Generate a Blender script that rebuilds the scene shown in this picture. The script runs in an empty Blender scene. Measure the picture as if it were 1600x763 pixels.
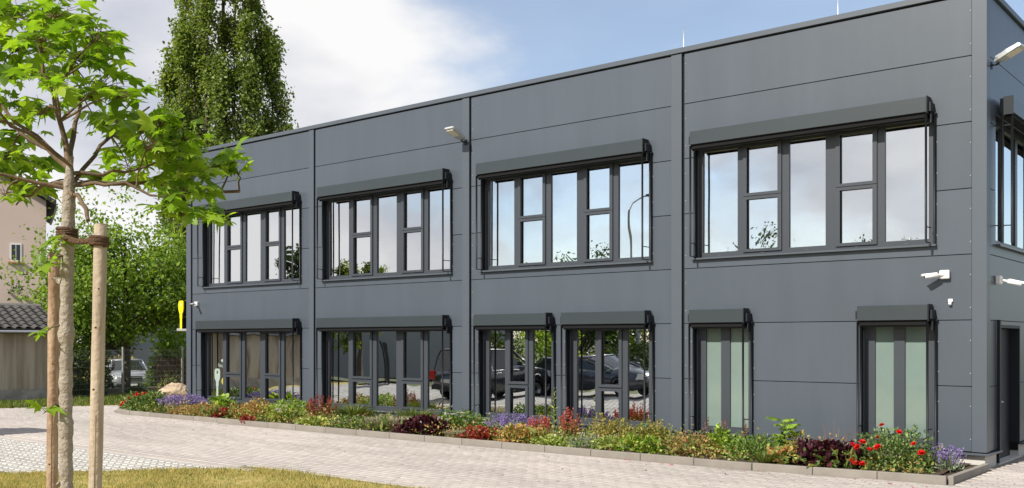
import bpy, bmesh, math, random
import numpy as np
from mathutils import Vector, Matrix

# ------------------------------------------------------------------ camera, sky, sun, exposure
S = bpy.context.scene
R = math.radians
COL = S.collection

cam_d = bpy.data.cameras.new('camera')
cam_d.lens = 35.0; cam_d.sensor_width = 36.0; cam_d.sensor_fit = 'HORIZONTAL'
cam_d.shift_y = 0.0947
cam_d.clip_start = 0.1; cam_d.clip_end = 4000
cam = bpy.data.objects.new('camera', cam_d); COL.objects.link(cam)
cam.location = (4.083, -16.73, 2.0)
cam.rotation_euler = (R(90), 0, R(39.17))
S.camera = cam

SUN_EL, SUN_PHI = R(39), R(8)          # elevation; swing from the facade normal towards -X
sun_dir = Vector((-math.sin(SUN_PHI)*math.cos(SUN_EL), -math.cos(SUN_PHI)*math.cos(SUN_EL), math.sin(SUN_EL)))
sd = bpy.data.lights.new('sun', 'SUN'); sd.energy = 4.2; sd.angle = R(0.55); sd.color = (1.0, 0.94, 0.84)
sun = bpy.data.objects.new('sun', sd); COL.objects.link(sun)
sun.rotation_euler = sun_dir.to_track_quat('Z', 'Y').to_euler()

W = bpy.data.worlds.new('World'); S.world = W; W.use_nodes = True
nt = W.node_tree; nt.nodes.clear()
def wn(t, **k):
    n = nt.nodes.new(t)
    for a, v in k.items(): setattr(n, a, v)
    return n
sky = wn('ShaderNodeTexSky', sky_type='NISHITA', sun_disc=False, sun_elevation=SUN_EL,
         sun_rotation=math.atan2(sun_dir.x, sun_dir.y), air_density=1.0, dust_density=.5, ozone_density=2.0)
bg1 = wn('ShaderNodeBackground'); bg1.inputs[1].default_value = 0.10
nt.links.new(sky.outputs[0], bg1.inputs[0])
tc = wn('ShaderNodeTexCoord')
mp = wn('ShaderNodeMapping'); mp.inputs['Scale'].default_value = (1, 1, 2.3); mp.inputs['Location'].default_value = (3.35, 1.7, 0.4)
nt.links.new(tc.outputs['Generated'], mp.inputs[0])
n1 = wn('ShaderNodeTexNoise'); n1.inputs['Scale'].default_value = 1.7; n1.inputs['Detail'].default_value = 9; n1.inputs['Roughness'].default_value = .56
nt.links.new(mp.outputs[0], n1.inputs['Vector'])
# the cloud bank thickens towards the west (-X)
sx = wn('ShaderNodeSeparateXYZ'); nt.links.new(tc.outputs['Generated'], sx.inputs[0])
bank = wn('ShaderNodeMapRange'); bank.inputs['From Min'].default_value = -.40; bank.inputs['From Max'].default_value = -.95
bank.inputs['To Min'].default_value = .11; bank.inputs['To Max'].default_value = .26
nt.links.new(sx.outputs[0], bank.inputs['Value'])
north = wn('ShaderNodeMapRange'); north.inputs['From Min'].default_value = .60; north.inputs['From Max'].default_value = .76
north.inputs['To Min'].default_value = .0; north.inputs['To Max'].default_value = -.23
nt.links.new(sx.outputs[1], north.inputs['Value'])
add0 = wn('ShaderNodeMath', operation='ADD'); nt.links.new(bank.outputs[0], add0.inputs[0]); nt.links.new(north.outputs[0], add0.inputs[1])
addn = wn('ShaderNodeMath', operation='ADD'); nt.links.new(n1.outputs[0], addn.inputs[0]); nt.links.new(add0.outputs[0], addn.inputs[1])
rp = wn('ShaderNodeValToRGB'); rp.color_ramp.elements[0].position = .47; rp.color_ramp.elements[1].position = .66
rp.color_ramp.interpolation = 'EASE'; rp.color_ramp.elements[0].color = (.20, .20, .20, 1)
nt.links.new(addn.outputs[0], rp.inputs[0])
n2 = wn('ShaderNodeTexNoise'); n2.inputs['Scale'].default_value = 3.1; n2.inputs['Detail'].default_value = 6
nt.links.new(mp.outputs[0], n2.inputs['Vector'])
rc = wn('ShaderNodeValToRGB')
rc.color_ramp.elements[0].position = .38; rc.color_ramp.elements[0].color = (.60, .63, .72, 1)
rc.color_ramp.elements[1].position = .62; rc.color_ramp.elements[1].color = (1.0, .99, .99, 1)
nt.links.new(n2.outputs[0], rc.inputs[0])
bg2 = wn('ShaderNodeBackground'); bg2.inputs[1].default_value = 0.64
nt.links.new(rc.outputs[0], bg2.inputs[0])
mx = wn('ShaderNodeMixShader'); nt.links.new(rp.outputs[0], mx.inputs[0]); nt.links.new(bg1.outputs[0], mx.inputs[1]); nt.links.new(bg2.outputs[0], mx.inputs[2])
wo = wn('ShaderNodeOutputWorld'); nt.links.new(mx.outputs[0], wo.inputs[0])

S.view_settings.view_transform = 'Standard'; S.view_settings.look = 'None'
S.view_settings.exposure = 0.62; S.view_settings.gamma = 1.0; S.view_settings.use_curve_mapping = False
S.render.engine = 'CYCLES'
cy = S.cycles
cy.use_denoising = True
cy.caustics_reflective = False; cy.caustics_refractive = False
cy.max_bounces = 8; cy.transparent_max_bounces = 24; cy.sample_clamp_indirect = 6

# ------------------------------------------------------------------ materials
def lin(c):
    return tuple(((v/255)/12.92 if v/255 <= .04045 else ((v/255+.055)/1.055)**2.4) for v in c) + (1,)
MATS = {}
def _value_chain(t, amount, nscale, island, objrand, ndetail=5, world=None):
    """value multiplier node socket from noise and per-piece random"""
    nodes, links = t.nodes, t.links
    cur = None
    def mul(a, b):
        m = nodes.new('ShaderNodeMath'); m.operation = 'MULTIPLY'
        links.new(a, m.inputs[0]); links.new(b, m.inputs[1]); return m.outputs[0]
    def rng(src, am):
        m = nodes.new('ShaderNodeMapRange'); m.inputs['From Min'].default_value = .0; m.inputs['From Max'].default_value = 1
        m.inputs['To Min'].default_value = 1-am; m.inputs['To Max'].default_value = 1+am
        links.new(src, m.inputs['Value']); return m.outputs[0]
    if amount:
        tcn = nodes.new('ShaderNodeTexCoord'); n = nodes.new('ShaderNodeTexNoise')
        n.inputs['Scale'].default_value = nscale; n.inputs['Detail'].default_value = ndetail; n.inputs['Roughness'].default_value = .65
        if world:
            gp_ = nodes.new('ShaderNodeNewGeometry'); mw = nodes.new('ShaderNodeMapping'); mw.inputs['Scale'].default_value = world
            links.new(gp_.outputs['Position'], mw.inputs[0]); links.new(mw.outputs[0], n.inputs['Vector'])
        else: links.new(tcn.outputs['Object'], n.inputs['Vector'])
        m = nodes.new('ShaderNodeMapRange'); m.inputs['From Min'].default_value = .25; m.inputs['From Max'].default_value = .75
        m.inputs['To Min'].default_value = 1-amount; m.inputs['To Max'].default_value = 1+amount
        links.new(n.outputs[0], m.inputs['Value']); cur = m.outputs[0]
    if island:
        g = nodes.new('ShaderNodeNewGeometry'); o = rng(g.outputs['Random Per Island'], island)
        cur = o if cur is None else mul(cur, o)
    if objrand:
        g = nodes.new('ShaderNodeObjectInfo'); o = rng(g.outputs['Random'], objrand)
        cur = o if cur is None else mul(cur, o)
    return cur
def mat(name, col, rough=.6, spec=.5, metal=0, noise=0, nscale=5, island=0, objrand=0, bump=0, bscale=20, stretch=None, coat=0, world=None):
    m = bpy.data.materials.new(name); m.use_nodes = True
    t = m.node_tree; p = t.nodes['Principled BSDF']
    c = tuple(col) + (1,) if len(col) == 3 else col
    p.inputs['Base Color'].default_value = c
    p.inputs['Roughness'].default_value = rough; p.inputs['Metallic'].default_value = metal
    p.inputs['Specular IOR Level'].default_value = spec; p.inputs['Coat Weight'].default_value = coat
    v = _value_chain(t, noise, nscale, island, objrand, world=world)
    if v is not None:
        h = t.nodes.new('ShaderNodeHueSaturation'); h.inputs['Color'].default_value = c
        t.links.new(v, h.inputs['Value']); t.links.new(h.outputs[0], p.inputs['Base Color'])
    if bump:
        tcn = t.nodes.new('ShaderNodeTexCoord'); mpn = t.nodes.new('ShaderNodeMapping')
        if stretch: mpn.inputs['Scale'].default_value = stretch
        t.links.new(tcn.outputs['Object'], mpn.inputs[0])
        n = t.nodes.new('ShaderNodeTexNoise'); n.inputs['Scale'].default_value = bscale; n.inputs['Detail'].default_value = 6
        t.links.new(mpn.outputs[0], n.inputs['Vector'])
        b = t.nodes.new('ShaderNodeBump'); b.inputs['Strength'].default_value = bump; b.inputs['Distance'].default_value = .02
        t.links.new(n.outputs[0], b.inputs['Height']); t.links.new(b.outputs[0], p.inputs['Normal'])
    MATS[name] = m
    return m
def mat_two(name, c1, c2, rough=.8, scale=4, stretch=None, lo=.4, hi=.6, bump=0, bscale=30, spec=.3, island=0):
    """two colours mottled by noise"""
    m = mat(name, c1, rough, spec, island=0, bump=bump, bscale=bscale)
    t = m.node_tree; p = t.nodes['Principled BSDF']
    tcn = t.nodes.new('ShaderNodeTexCoord'); mpn = t.nodes.new('ShaderNodeMapping')
    if stretch: mpn.inputs['Scale'].default_value = stretch
    t.links.new(tcn.outputs['Object'], mpn.inputs[0])
    n = t.nodes.new('ShaderNodeTexNoise'); n.inputs['Scale'].default_value = scale; n.inputs['Detail'].default_value = 8; n.inputs['Roughness'].default_value = .6
    t.links.new(mpn.outputs[0], n.inputs['Vector'])
    r = t.nodes.new('ShaderNodeValToRGB'); r.color_ramp.elements[0].position = lo; r.color_ramp.elements[1].position = hi
    r.color_ramp.elements[0].color = tuple(c1)+(1,); r.color_ramp.elements[1].color = tuple(c2)+(1,)
    t.links.new(n.outputs[0], r.inputs[0])
    out = r.outputs[0]
    if island:
        v = _value_chain(t, 0, 1, island, island)
        h = t.nodes.new('ShaderNodeHueSaturation'); t.links.new(out, h.inputs['Color']); t.links.new(v, h.inputs['Value']); out = h.outputs[0]
    t.links.new(out, p.inputs['Base Color'])
    return m
BED_GAIN = {n: 1.28 for n in ('rose_leaf', 'green_leaf', 'bright_leaf', 'lime_leaf', 'orange_leaf', 'pinkgreen_leaf', 'olive_leaf', 'pink_spirea_leaf', 'silver_leaf', 'plume_leaf', 'white_flower', 'lavender_bloom')}
def leafmat(name, cols, trans=.35, rough=.5, noise=.18, nscale=1.5, tint=(1.25, 1.15, .55), spec=.35):
    m = bpy.data.materials.new(name); m.use_nodes = True
    t = m.node_tree; p = t.nodes['Principled BSDF']; out = t.nodes['Material Output']
    cols = [tuple(min(.8, v*BED_GAIN.get(name, 1)) for v in c) for c in cols]
    g = t.nodes.new('ShaderNodeNewGeometry'); oi = t.nodes.new('ShaderNodeObjectInfo')
    a = t.nodes.new('ShaderNodeMath'); a.operation = 'ADD'; t.links.new(g.outputs['Random Per Island'], a.inputs[0]); t.links.new(oi.outputs['Random'], a.inputs[1])
    f = t.nodes.new('ShaderNodeMath'); f.operation = 'FRACT'; t.links.new(a.outputs[0], f.inputs[0])
    r = t.nodes.new('ShaderNodeValToRGB')
    while len(r.color_ramp.elements) < len(cols): r.color_ramp.elements.new(.5)
    for i, c in enumerate(cols):
        r.color_ramp.elements[i].position = i/max(1, len(cols)-1); r.color_ramp.elements[i].color = tuple(c)+(1,)
    t.links.new(f.outputs[0], r.inputs[0])
    col = r.outputs[0]
    v = _value_chain(t, noise, nscale, .12, 0)
    h = t.nodes.new('ShaderNodeHueSaturation'); t.links.new(col, h.inputs['Color']); t.links.new(v, h.inputs['Value']); col = h.outputs[0]
    p.inputs['Roughness'].default_value = rough; p.inputs['Specular IOR Level'].default_value = spec
    t.links.new(col, p.inputs['Base Color'])
    mm = t.nodes.new('ShaderNodeMixRGB'); mm.blend_type = 'MULTIPLY'; mm.inputs[0].default_value = 1; mm.inputs[2].default_value = tuple(tint)+(1,)
    t.links.new(col, mm.inputs[1])
    tr = t.nodes.new('ShaderNodeBsdfTranslucent'); t.links.new(mm.outputs[0], tr.inputs[0])
    ms = t.nodes.new('ShaderNodeMixShader'); ms.inputs[0].default_value = trans
    t.links.new(p.outputs[0], ms.inputs[1]); t.links.new(tr.outputs[0], ms.inputs[2]); t.links.new(ms.outputs[0], out.inputs[0])
    MATS[name] = m
    return m
def glassmat(name, base=.74, tint=(.74, .80, .78), wav=.007):
    m = bpy.data.materials.new(name); m.use_nodes = True
    t = m.node_tree; t.nodes.remove(t.nodes['Principled BSDF']); out = t.nodes['Material Output']
    gl = t.nodes.new('ShaderNodeBsdfGlossy'); gl.inputs['Roughness'].default_value = 0; gl.inputs['Color'].default_value = (.93, .95, .96, 1)
    tr = t.nodes.new('ShaderNodeBsdfTransparent'); tr.inputs[0].default_value = tuple(tint)+(1,)
    lw = t.nodes.new('ShaderNodeLayerWeight'); lw.inputs[0].default_value = .35
    mr = t.nodes.new('ShaderNodeMapRange'); mr.inputs['To Min'].default_value = base; mr.inputs['To Max'].default_value = 1.0
    t.links.new(lw.outputs['Fresnel'], mr.inputs['Value'])
    tcn = t.nodes.new('ShaderNodeTexCoord'); n = t.nodes.new('ShaderNodeTexNoise'); n.inputs['Scale'].default_value = .9; n.inputs['Detail'].default_value = 1
    t.links.new(tcn.outputs['Object'], n.inputs['Vector'])
    b = t.nodes.new('ShaderNodeBump'); b.inputs['Strength'].default_value = 1; b.inputs['Distance'].default_value = wav
    t.links.new(n.outputs[0], b.inputs['Height']); t.links.new(b.outputs[0], gl.inputs['Normal'])
    ms = t.nodes.new('ShaderNodeMixShader'); t.links.new(mr.outputs[0], ms.inputs[0]); t.links.new(tr.outputs[0], ms.inputs[1]); t.links.new(gl.outputs[0], ms.inputs[2])
    t.links.new(ms.outputs[0], out.inputs[0])
    MATS[name] = m
    return m

mat('panel', (.066, .080, .099), .36, .5, noise=.08, nscale=.9, objrand=.06, bump=.12, bscale=1.6, world=(2.2, 2.2, .30))
mat('strip', (.071, .085, .104), .40, .5, noise=.04, nscale=1)
mat('backing', (.012, .013, .015), .8, .2)
mat('frame', (.044, .051, .062), .38, .5, noise=.04, nscale=3)
mat('shade_box', (.032, .041, .046), .36, .5, noise=.05, nscale=2)
mat('dark_metal', (.014, .017, .022), .5, .28)
mat('black', (.006, .006, .007), .6, .3)
mat('roller', (.010, .010, .011), .8, .15)
mat('screw', (.42, .43, .44), .4, .5)
mat('white_plastic', (.78, .78, .77), .4, .5)
mat('alu', (.62, .63, .63), .35, .5, metal=.6, noise=.1, nscale=8)
mat('led', (.75, .72, .6), .3, .5)
mat('plinth', (.50, .48, .45), .85, .3, noise=.12, nscale=3, bump=.15, bscale=40)
mat('sill_metal', (.07, .082, .098), .35, .5)
mat('interior_wall', (.34, .34, .32), .9, .2, noise=.04)
mat('interior_floor', (.10, .095, .09), .7, .3, noise=.15, nscale=1)
mat('interior_ceiling', (.55, .55, .54), .9, .2)
glassmat('glass')
mat('frosted_glass', (.165, .222, .202), .08, .9, noise=.12, nscale=.9)
mat('stone', (.395, .357, .326), .9, .25, noise=.24, nscale=.9, island=.07, objrand=.07, bump=.10, bscale=60, world=(.22, .9, 1))
mat('grid_stone', (.42, .405, .38), .9, .25, noise=.14, nscale=1.2, island=.12, objrand=.12, bump=.2, bscale=60, world=(.5, 1, 1))
mat('joint_sand', (.26, .235, .205), .95, .2, noise=.15, nscale=6)
mat_two('moss_joint', (.16, .13, .085), (.12, .14, .045), .95, 5)
mat('kerb', (.235, .212, .186), .9, .25, noise=.16, nscale=2.5, objrand=.06, bump=.25, bscale=60)
mat_two('soil', (.05, .035, .025), (.09, .065, .045), .95, 12, bump=.6, bscale=30)
mat_two('lawn', (.46, .36, .15), (.25, .24, .07), .95, 3, lo=.42, hi=.6, bump=.4, bscale=60)
mat_two('terrain', (.06, .085, .028), (.10, .11, .045), .95, .15, bump=.2, bscale=3)
mat_two('asphalt', (.10, .098, .095), (.14, .135, .13), .9, 1.2, bump=.1, bscale=60)

# ------------------------------------------------------------------ object helpers
def link(o, parent=None):
    COL.objects.link(o)
    if parent: o.parent = parent
    return o
def tag(o, label=None, cat=None, group=None, kind=None):
    if label: o['label'] = label
    if cat: o['category'] = cat
    if group: o['group'] = group
    if kind: o['kind'] = kind
    return o
def empty(name, label=None, cat=None, group=None, loc=(0, 0, 0), rz=0):
    o = bpy.data.objects.new(name, None); o.location = loc; o.rotation_euler = (0, 0, rz)
    o.empty_display_size = .3
    link(o); return tag(o, label, cat, group)
def M(m): return MATS[m] if isinstance(m, str) else m
def mobj(name, V, F, m, parent=None, smooth=False):
    me = bpy.data.meshes.new(name)
    me.from_pydata([tuple(v) for v in V], [], [tuple(f) for f in F])
    me.materials.append(M(m)); me.update()
    if smooth: me.polygons.foreach_set('use_smooth', [True]*len(me.polygons))
    return link(bpy.data.objects.new(name, me), parent)
def npobj(name, V, F, m, parent=None, smooth=False):
    """V (n,3) array, F (k,s) array of equal sized faces"""
    V = np.asarray(V, np.float32); F = np.asarray(F, np.int32)
    me = bpy.data.meshes.new(name)
    me.vertices.add(len(V)); me.vertices.foreach_set('co', V.ravel())
    me.loops.add(F.size); me.loops.foreach_set('vertex_index', F.ravel())
    me.polygons.add(len(F)); me.polygons.foreach_set('loop_start', np.arange(0, F.size, F.shape[1], dtype=np.int32))
    me.polygons.foreach_set('loop_total', np.full(len(F), F.shape[1], np.int32))
    if smooth: me.polygons.foreach_set('use_smooth', np.ones(len(F), bool))
    me.materials.append(M(m)); me.update(calc_edges=True); me.validate()
    return link(bpy.data.objects.new(name, me), parent)
def boxvf(x0, x1, y0, y1, z0, z1):
    V = [(x0, y0, z0), (x1, y0, z0), (x1, y1, z0), (x0, y1, z0), (x0, y0, z1), (x1, y0, z1), (x1, y1, z1), (x0, y1, z1)]
    F = [(0, 3, 2, 1), (4, 5, 6, 7), (0, 1, 5, 4), (1, 2, 6, 5), (2, 3, 7, 6), (3, 0, 4, 7)]
    return V, F
class MB:
    """collects shapes for one mesh"""
    def __init__(s): s.V = []; s.F = []
    def add(s, V, F):
        n = len(s.V); s.V += [tuple(v) for v in V]; s.F += [tuple(i+n for i in f) for f in F]; return s
    def box(s, *a): return s.add(*boxvf(*a))
    def tube(s, pts, rad, sides=8, cap=True): return s.add(*tubevf(pts, rad, sides, cap))
    def build(s, name, m, parent=None, smooth=False, bevel=0): 
        o = mobj(name, s.V, s.F, m, parent, smooth)
        if bevel: bev(o, bevel)
        return o
def bev(o, w, seg=1):
    bm = bmesh.new(); bm.from_mesh(o.data)
    bmesh.ops.bevel(bm, geom=bm.edges[:], offset=w, segments=seg, affect='EDGES', profile=.5)
    bm.to_mesh(o.data); bm.free()
def box(name, x0, x1, y0, y1, z0, z1, m, parent=None, bevel=0):
    o = mobj(name, *boxvf(min(x0, x1), max(x0, x1), min(y0, y1), max(y0, y1), min(z0, z1), max(z0, z1)), m, parent)
    if bevel: bev(o, bevel)
    return o
def tubevf(pts, rad, sides=8, cap=True, jitter=None):
    pts = [Vector(p) for p in pts]; n = len(pts)
    if not hasattr(rad, '__len__'): rad = [rad]*n
    V = []; F = []
    up = None
    for i, p in enumerate(pts):
        d = (pts[min(i+1, n-1)] - pts[max(i-1, 0)]).normalized()
        if up is None:
            up = Vector((0, 0, 1)) if abs(d.z) < .9 else Vector((1, 0, 0))
        a = d.cross(up).normalized(); b = a.cross(d).normalized(); up = b
        for k in range(sides):
            t = 2*math.pi*k/sides
            r = rad[i]*(1 if jitter is None else jitter[(i*sides+k) % len(jitter)])
            V.append(p + a*math.cos(t)*r + b*math.sin(t)*r)
    for i in range(n-1):
        for k in range(sides):
            k2 = (k+1) % sides
            F.append((i*sides+k, i*sides+k2, (i+1)*sides+k2, (i+1)*sides+k))
    if cap:
        F.append(tuple(range(sides))); F.append(tuple((n-1)*sides+k for k in reversed(range(sides))))
    return V, F
def tube(name, pts, rad, m, parent=None, sides=8, smooth=True, cap=True, jitter=None):
    return mobj(name, *tubevf(pts, rad, sides, cap, jitter), m, parent, smooth)
def prism(name, poly, y0, y1, m, parent=None, bevel=0):
    """polygon in XZ extruded along Y"""
    n = len(poly)
    V = [(x, y0, z) for x, z in poly] + [(x, y1, z) for x, z in poly]
    F = [tuple(range(n)), tuple(range(2*n-1, n-1, -1))] + [(i, i+n, (i+1) % n+n, (i+1) % n) for i in range(n)]
    o = mobj(name, V, F, m, parent)
    bm = bmesh.new(); bm.from_mesh(o.data); bmesh.ops.recalc_face_normals(bm, faces=bm.faces[:])
    if bevel: bmesh.ops.bevel(bm, geom=bm.edges[:], offset=bevel, segments=1, affect='EDGES')
    bm.to_mesh(o.data); bm.free()
    return o
# ---- scattering of small templates (leaves, petals, stones)
def unit(a): return a/np.maximum(np.linalg.norm(a, axis=-1, keepdims=True), 1e-9)
def scatter(C, A, N, size, T, TF):
    """C centres, A axes, N approximate normals, size (n,), template T (k,3): x side, y along axis, z normal"""
    C = np.asarray(C, float); A = unit(np.asarray(A, float)); N = np.asarray(N, float)
    X = unit(np.cross(A, N)); N = np.cross(X, A)
    size = np.asarray(size, float).reshape(-1, 1, 1)
    P = T[None, :, 0:1]*X[:, None, :] + T[None, :, 1:2]*A[:, None, :] + T[None, :, 2:3]*N[:, None, :]
    V = (C[:, None, :] + size*P).reshape(-1, 3)
    k = len(T)
    F = (np.asarray(TF)[None] + (np.arange(len(C))*k)[:, None, None]).reshape(-1, len(TF[0]))
    return V, F
def tmpl(w, fold=.12, droop=.1):
    T = np.array([(0, 0, 0), (-w, .45, fold), (0, 1, -droop), (w, .45, fold)], float)
    return T, [(0, 3, 2), (0, 2, 1)]
LEAF_W = tmpl(.36); LEAF_N = tmpl(.16, .05, .12); LEAF_R = (np.array([(0, 0, 0), (-.38, .25, .1), (-.42, .65, .1), (0, 1, -.05), (.42, .65, .1), (.38, .25, .1)], float), [(0, 5, 4), (0, 4, 3), (0, 3, 2), (0, 2, 1)])
BLADE = (np.array([(-.05, 0, 0), (.05, 0, 0), (0, 1, .0)], float), [(0, 1, 2)])
def rdirs(rg, n, zmin=-1., zmax=1.):
    z = rg.uniform(zmin, zmax, n); t = rg.uniform(0, 2*np.pi, n); r = np.sqrt(1-z*z)
    return np.stack([r*np.cos(t), r*np.sin(t), z], 1)

# ------------------------------------------------------------------ ground, paving, kerb, bed
rng = np.random.default_rng(7)
def terrain_z(x, y):
    t = np.clip((-31.2-x)/3.0, 0, 1); t = t*t*(3-2*t)
    return -.07 - .50*t
gx = np.unique(np.concatenate([np.array([-1500, -800, -400, -200, -120, -80, -60, -50, -40, 20, 40, 80, 150, 400, 800, 1500.]), np.arange(-36, 15, .6)]))
gy = np.unique(np.concatenate([np.array([-1500, -800, -400, -200, -100, -60, -40, 30, 60, 100, 200, 400, 800, 1500.]), np.arange(-30, 25, 3.)]))
GX, GY = np.meshgrid(gx, gy); GV = np.stack([GX, GY, terrain_z(GX, GY)], -1).reshape(-1, 3)
nx = len(gx); ii = (np.arange(len(gy)-1)[:, None]*nx+np.arange(nx-1)[None]).ravel()
tag(npobj('ground', GV, np.stack([ii, ii+1, ii+1+nx, ii+nx], 1), 'terrain'), kind='structure')

KERB = [(0.0, -.12), (-.01, -2.02), (-2.8, -2.31), (-21.0, -2.28), (-22.2, -1.95), (-23.1, -1.3), (-23.65, -.5), (-23.9, .5), (-23.95, 2.6)]
FAR = ((-27.6, -5.6), (-26.44, -3.4), (-23.95, 2.6))          # far edge of the paving
def inpoly(px, py, poly):
    px = np.asarray(px, float); py = np.asarray(py, float); ins = np.zeros(px.shape, bool); n = len(poly)
    for i in range(n):
        x1, y1 = poly[i]; x2, y2 = poly[(i+1) % n]
        c = ((y1 > py) != (y2 > py)) & (px < (x2-x1)*(py-y1)/((y2-y1) if y2 != y1 else 1e-9)+x1)
        ins ^= c
    return ins
PAVE = [(9, 9), (9, -7.05), (-8.95, -7.05), (-9.6, -7.245), (-28.2, -7.245), (-27.6, -5.6), (-26.44, -3.4), (-24.06, 2.0), (-24.0, .5), (-23.74, -.53), (-23.18, -1.37), (-22.24, -2.04), (-21.0, -2.38), (-2.8, -2.41), (.09, -2.11), (.10, -.12), (.10, 0.0), (.02, .02), (.02, 9)]
GRID = [(-9.1, -7.39), (-11.4, -9.96), (-16, -15.5), (-31, -15.5), (-29.2, -7.39)]
LAWN = [(9, -7.07), (-8.93, -7.07), (-11.42, -10.0), (-16.2, -15.7), (-16.2, -30), (9, -30)]
def sheet(name, poly, z, m, parent=None):
    o = mobj(name, [(x, y, z) for x, y in poly], [tuple(range(len(poly)))], m, parent)
    bm = bmesh.new(); bm.from_mesh(o.data)
    bmesh.ops.recalc_face_normals(bm, faces=bm.faces[:])
    for f in bm.faces:
        if f.normal.z < 0: f.normal_flip()
    bmesh.ops.triangulate(bm, faces=bm.faces[:]); bm.to_mesh(o.data); bm.free()
    return o
CAMP = np.array([4.083, -16.73]); FWD = np.array([-.6316, .7754]); RGT = np.array([.7754, .6316])
def stones(root, poly, lx, ly, gap, m, stone_name, field_name, seed, cham=.006, run=True, rot=0.0, org=(0, 0)):
    rg = np.random.default_rng(seed)
    P = np.array(poly); 
    c, s = math.cos(rot), math.sin(rot)
    Q = (P-org) @ np.array([[c, -s], [s, c]])
    x0, y0 = Q.min(0); x1, y1 = Q.max(0)
    js = np.arange(math.floor(y0/ly), math.ceil(y1/ly)+1); is_ = np.arange(math.floor(x0/lx)-1, math.ceil(x1/lx)+1)
    I, J = np.meshgrid(is_, js)
    cx = (I+(.5*(J % 2) if run else 0)+.5)*lx; cyy = (J+.5)*ly
    wx = c*cx - s*cyy + org[0]; wy = s*cx + c*cyy + org[1]
    hx, hy = lx/2*.9, ly/2*.9
    ok = np.ones(wx.shape, bool)
    for ax, ay in ((0, 0), (hx, hy), (-hx, hy), (hx, -hy), (-hx, -hy)):
        ok &= inpoly(wx+c*ax-s*ay, wy+s*ax+c*ay, poly)
    wx = wx[ok]; wy = wy[ok]
    a, b = lx/2-gap/2, ly/2-gap/2; h = .045
    T = np.array([(-a, -b, -h), (a, -b, -h), (a, b, -h), (-a, b, -h), (-a, -b, -cham), (a, -b, -cham), (a, b, -cham), (-a, b, -cham),
                  (-a+cham, -b+cham, 0), (a-cham, -b+cham, 0), (a-cham, b-cham, 0), (-a+cham, b-cham, 0)])
    TF = [(0, 1, 5, 4), (1, 2, 6, 5), (2, 3, 7, 6), (3, 0, 4, 7), (4, 5, 9, 8), (5, 6, 10, 9), (6, 7, 11, 10), (7, 4, 8, 11), (8, 9, 10, 11)]
    n = len(wx)
    dz = rg.normal(0, .0012, n); tx = rg.normal(0, .0025, n); ty = rg.normal(0, .0025, n); yaw = rot+rg.normal(0, .012, n)
    rel = np.stack([wx, wy], 1)-CAMP; D = rel @ FWD; X = rel @ RGT
    px = 800+1555*X/np.maximum(D, .1); py = 533+3110/np.maximum(D, .1)
    vis = (D > 1) & (px > 0) & (px < 1600) & (py < 763)
    order = np.argsort(np.where(vis, D, 1e9)); single = order[:300]
    keep = np.ones(n, bool); keep[single] = False
    proto = None
    for i in single:
        if proto is None:
            proto = bpy.data.meshes.new(stone_name); proto.from_pydata([tuple(v) for v in T], [], TF); proto.materials.append(M(m))
        o = bpy.data.objects.new(stone_name, proto); o.location = (wx[i], wy[i], dz[i]); o.rotation_euler = (tx[i], ty[i], yaw[i]); link(o, root)
    k = np.where(keep)[0]
    A = np.stack([-np.sin(yaw[k]), np.cos(yaw[k]), ty[k]], 1); N = np.stack([tx[k], -tx[k], np.ones(len(k))], 1)
    V, F = scatter(np.stack([wx[k], wy[k], dz[k]], 1), A, N, np.ones(len(k)), T, TF)
    tag(npobj(field_name, V, F, m, root), kind='stuff')
pv = tag(sheet('paving', PAVE, -.010, 'joint_sand'), kind='structure')
stones(pv, PAVE, .21, .14, .007, 'stone', 'paving_stone', 'paving_stone_field', 3)
gp = tag(sheet('grass_paving', GRID, -.014, 'moss_joint'), kind='structure')
stones(gp, GRID, .20, .20, .045, 'grid_stone', 'grid_paving_stone', 'grid_paving_field', 4, cham=.012, run=True)
ed = empty('paving_edging'); tag(ed, kind='structure')
for i in range(19):
    box('edging_stone', -9.75-i, -9.75-i+.992, -7.40, -7.24, -.06, .006, 'stone', ed, .004)
tag(sheet('lawn', LAWN, -.012, 'lawn'), kind='structure')
VERGE = [(-24.1, 2.2), (-26.5, -3.45), (-28.3, -7.3), (-29.3, -7.3), (-31.0, -15.5), (-33, -15.5), (-30.6, 9), (-24.0, 9)]
tag(sheet('verge', VERGE, -.02, 'lawn'), kind='structure')
tag(sheet('access_road', [(40, -31), (-70, -31), (-70, -37), (40, -37)], -.05, 'asphalt'), kind='structure')

# kerb stones, one metre each, along the bed
kerb = empty('kerb'); tag(kerb, kind='structure')
def kerb_run(poly, w=.08, top=.105):
    pts = [Vector((x, y, 0)) for x, y in poly]
    for a, b in zip(pts[:-1], pts[1:]):
        L = (b-a).length; n = max(1, round(L/1.0)); d = (b-a)/L; side = Vector((d.y, -d.x, 0))   # inner side is to the right of travel
        for i in range(n):
            p = a+d*(L*i/n+.004); q = a+d*(L*(i+1)/n-.004)
            pts4 = [p-side*w, q-side*w, q, p] 
            jz = random.Random(i*31+int(L*7)).uniform(-.004, .004)
            V = [(v.x, v.y, -.06) for v in pts4]+[(v.x, v.y, top+jz) for v in pts4]
            F = [(0, 3, 2, 1), (4, 5, 6, 7), (0, 1, 5, 4), (1, 2, 6, 5), (2, 3, 7, 6), (3, 0, 4, 7)]
            o = mobj('kerb_stone', V, F, 'kerb', kerb)
            bm = bmesh.new(); bm.from_mesh(o.data); bmesh.ops.recalc_face_normals(bm, faces=bm.faces[:])
            bmesh.ops.bevel(bm, geom=bm.edges[:], offset=.006, segments=1, affect='EDGES'); bm.to_mesh(o.data); bm.free()
kerb_run(KERB)
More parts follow.
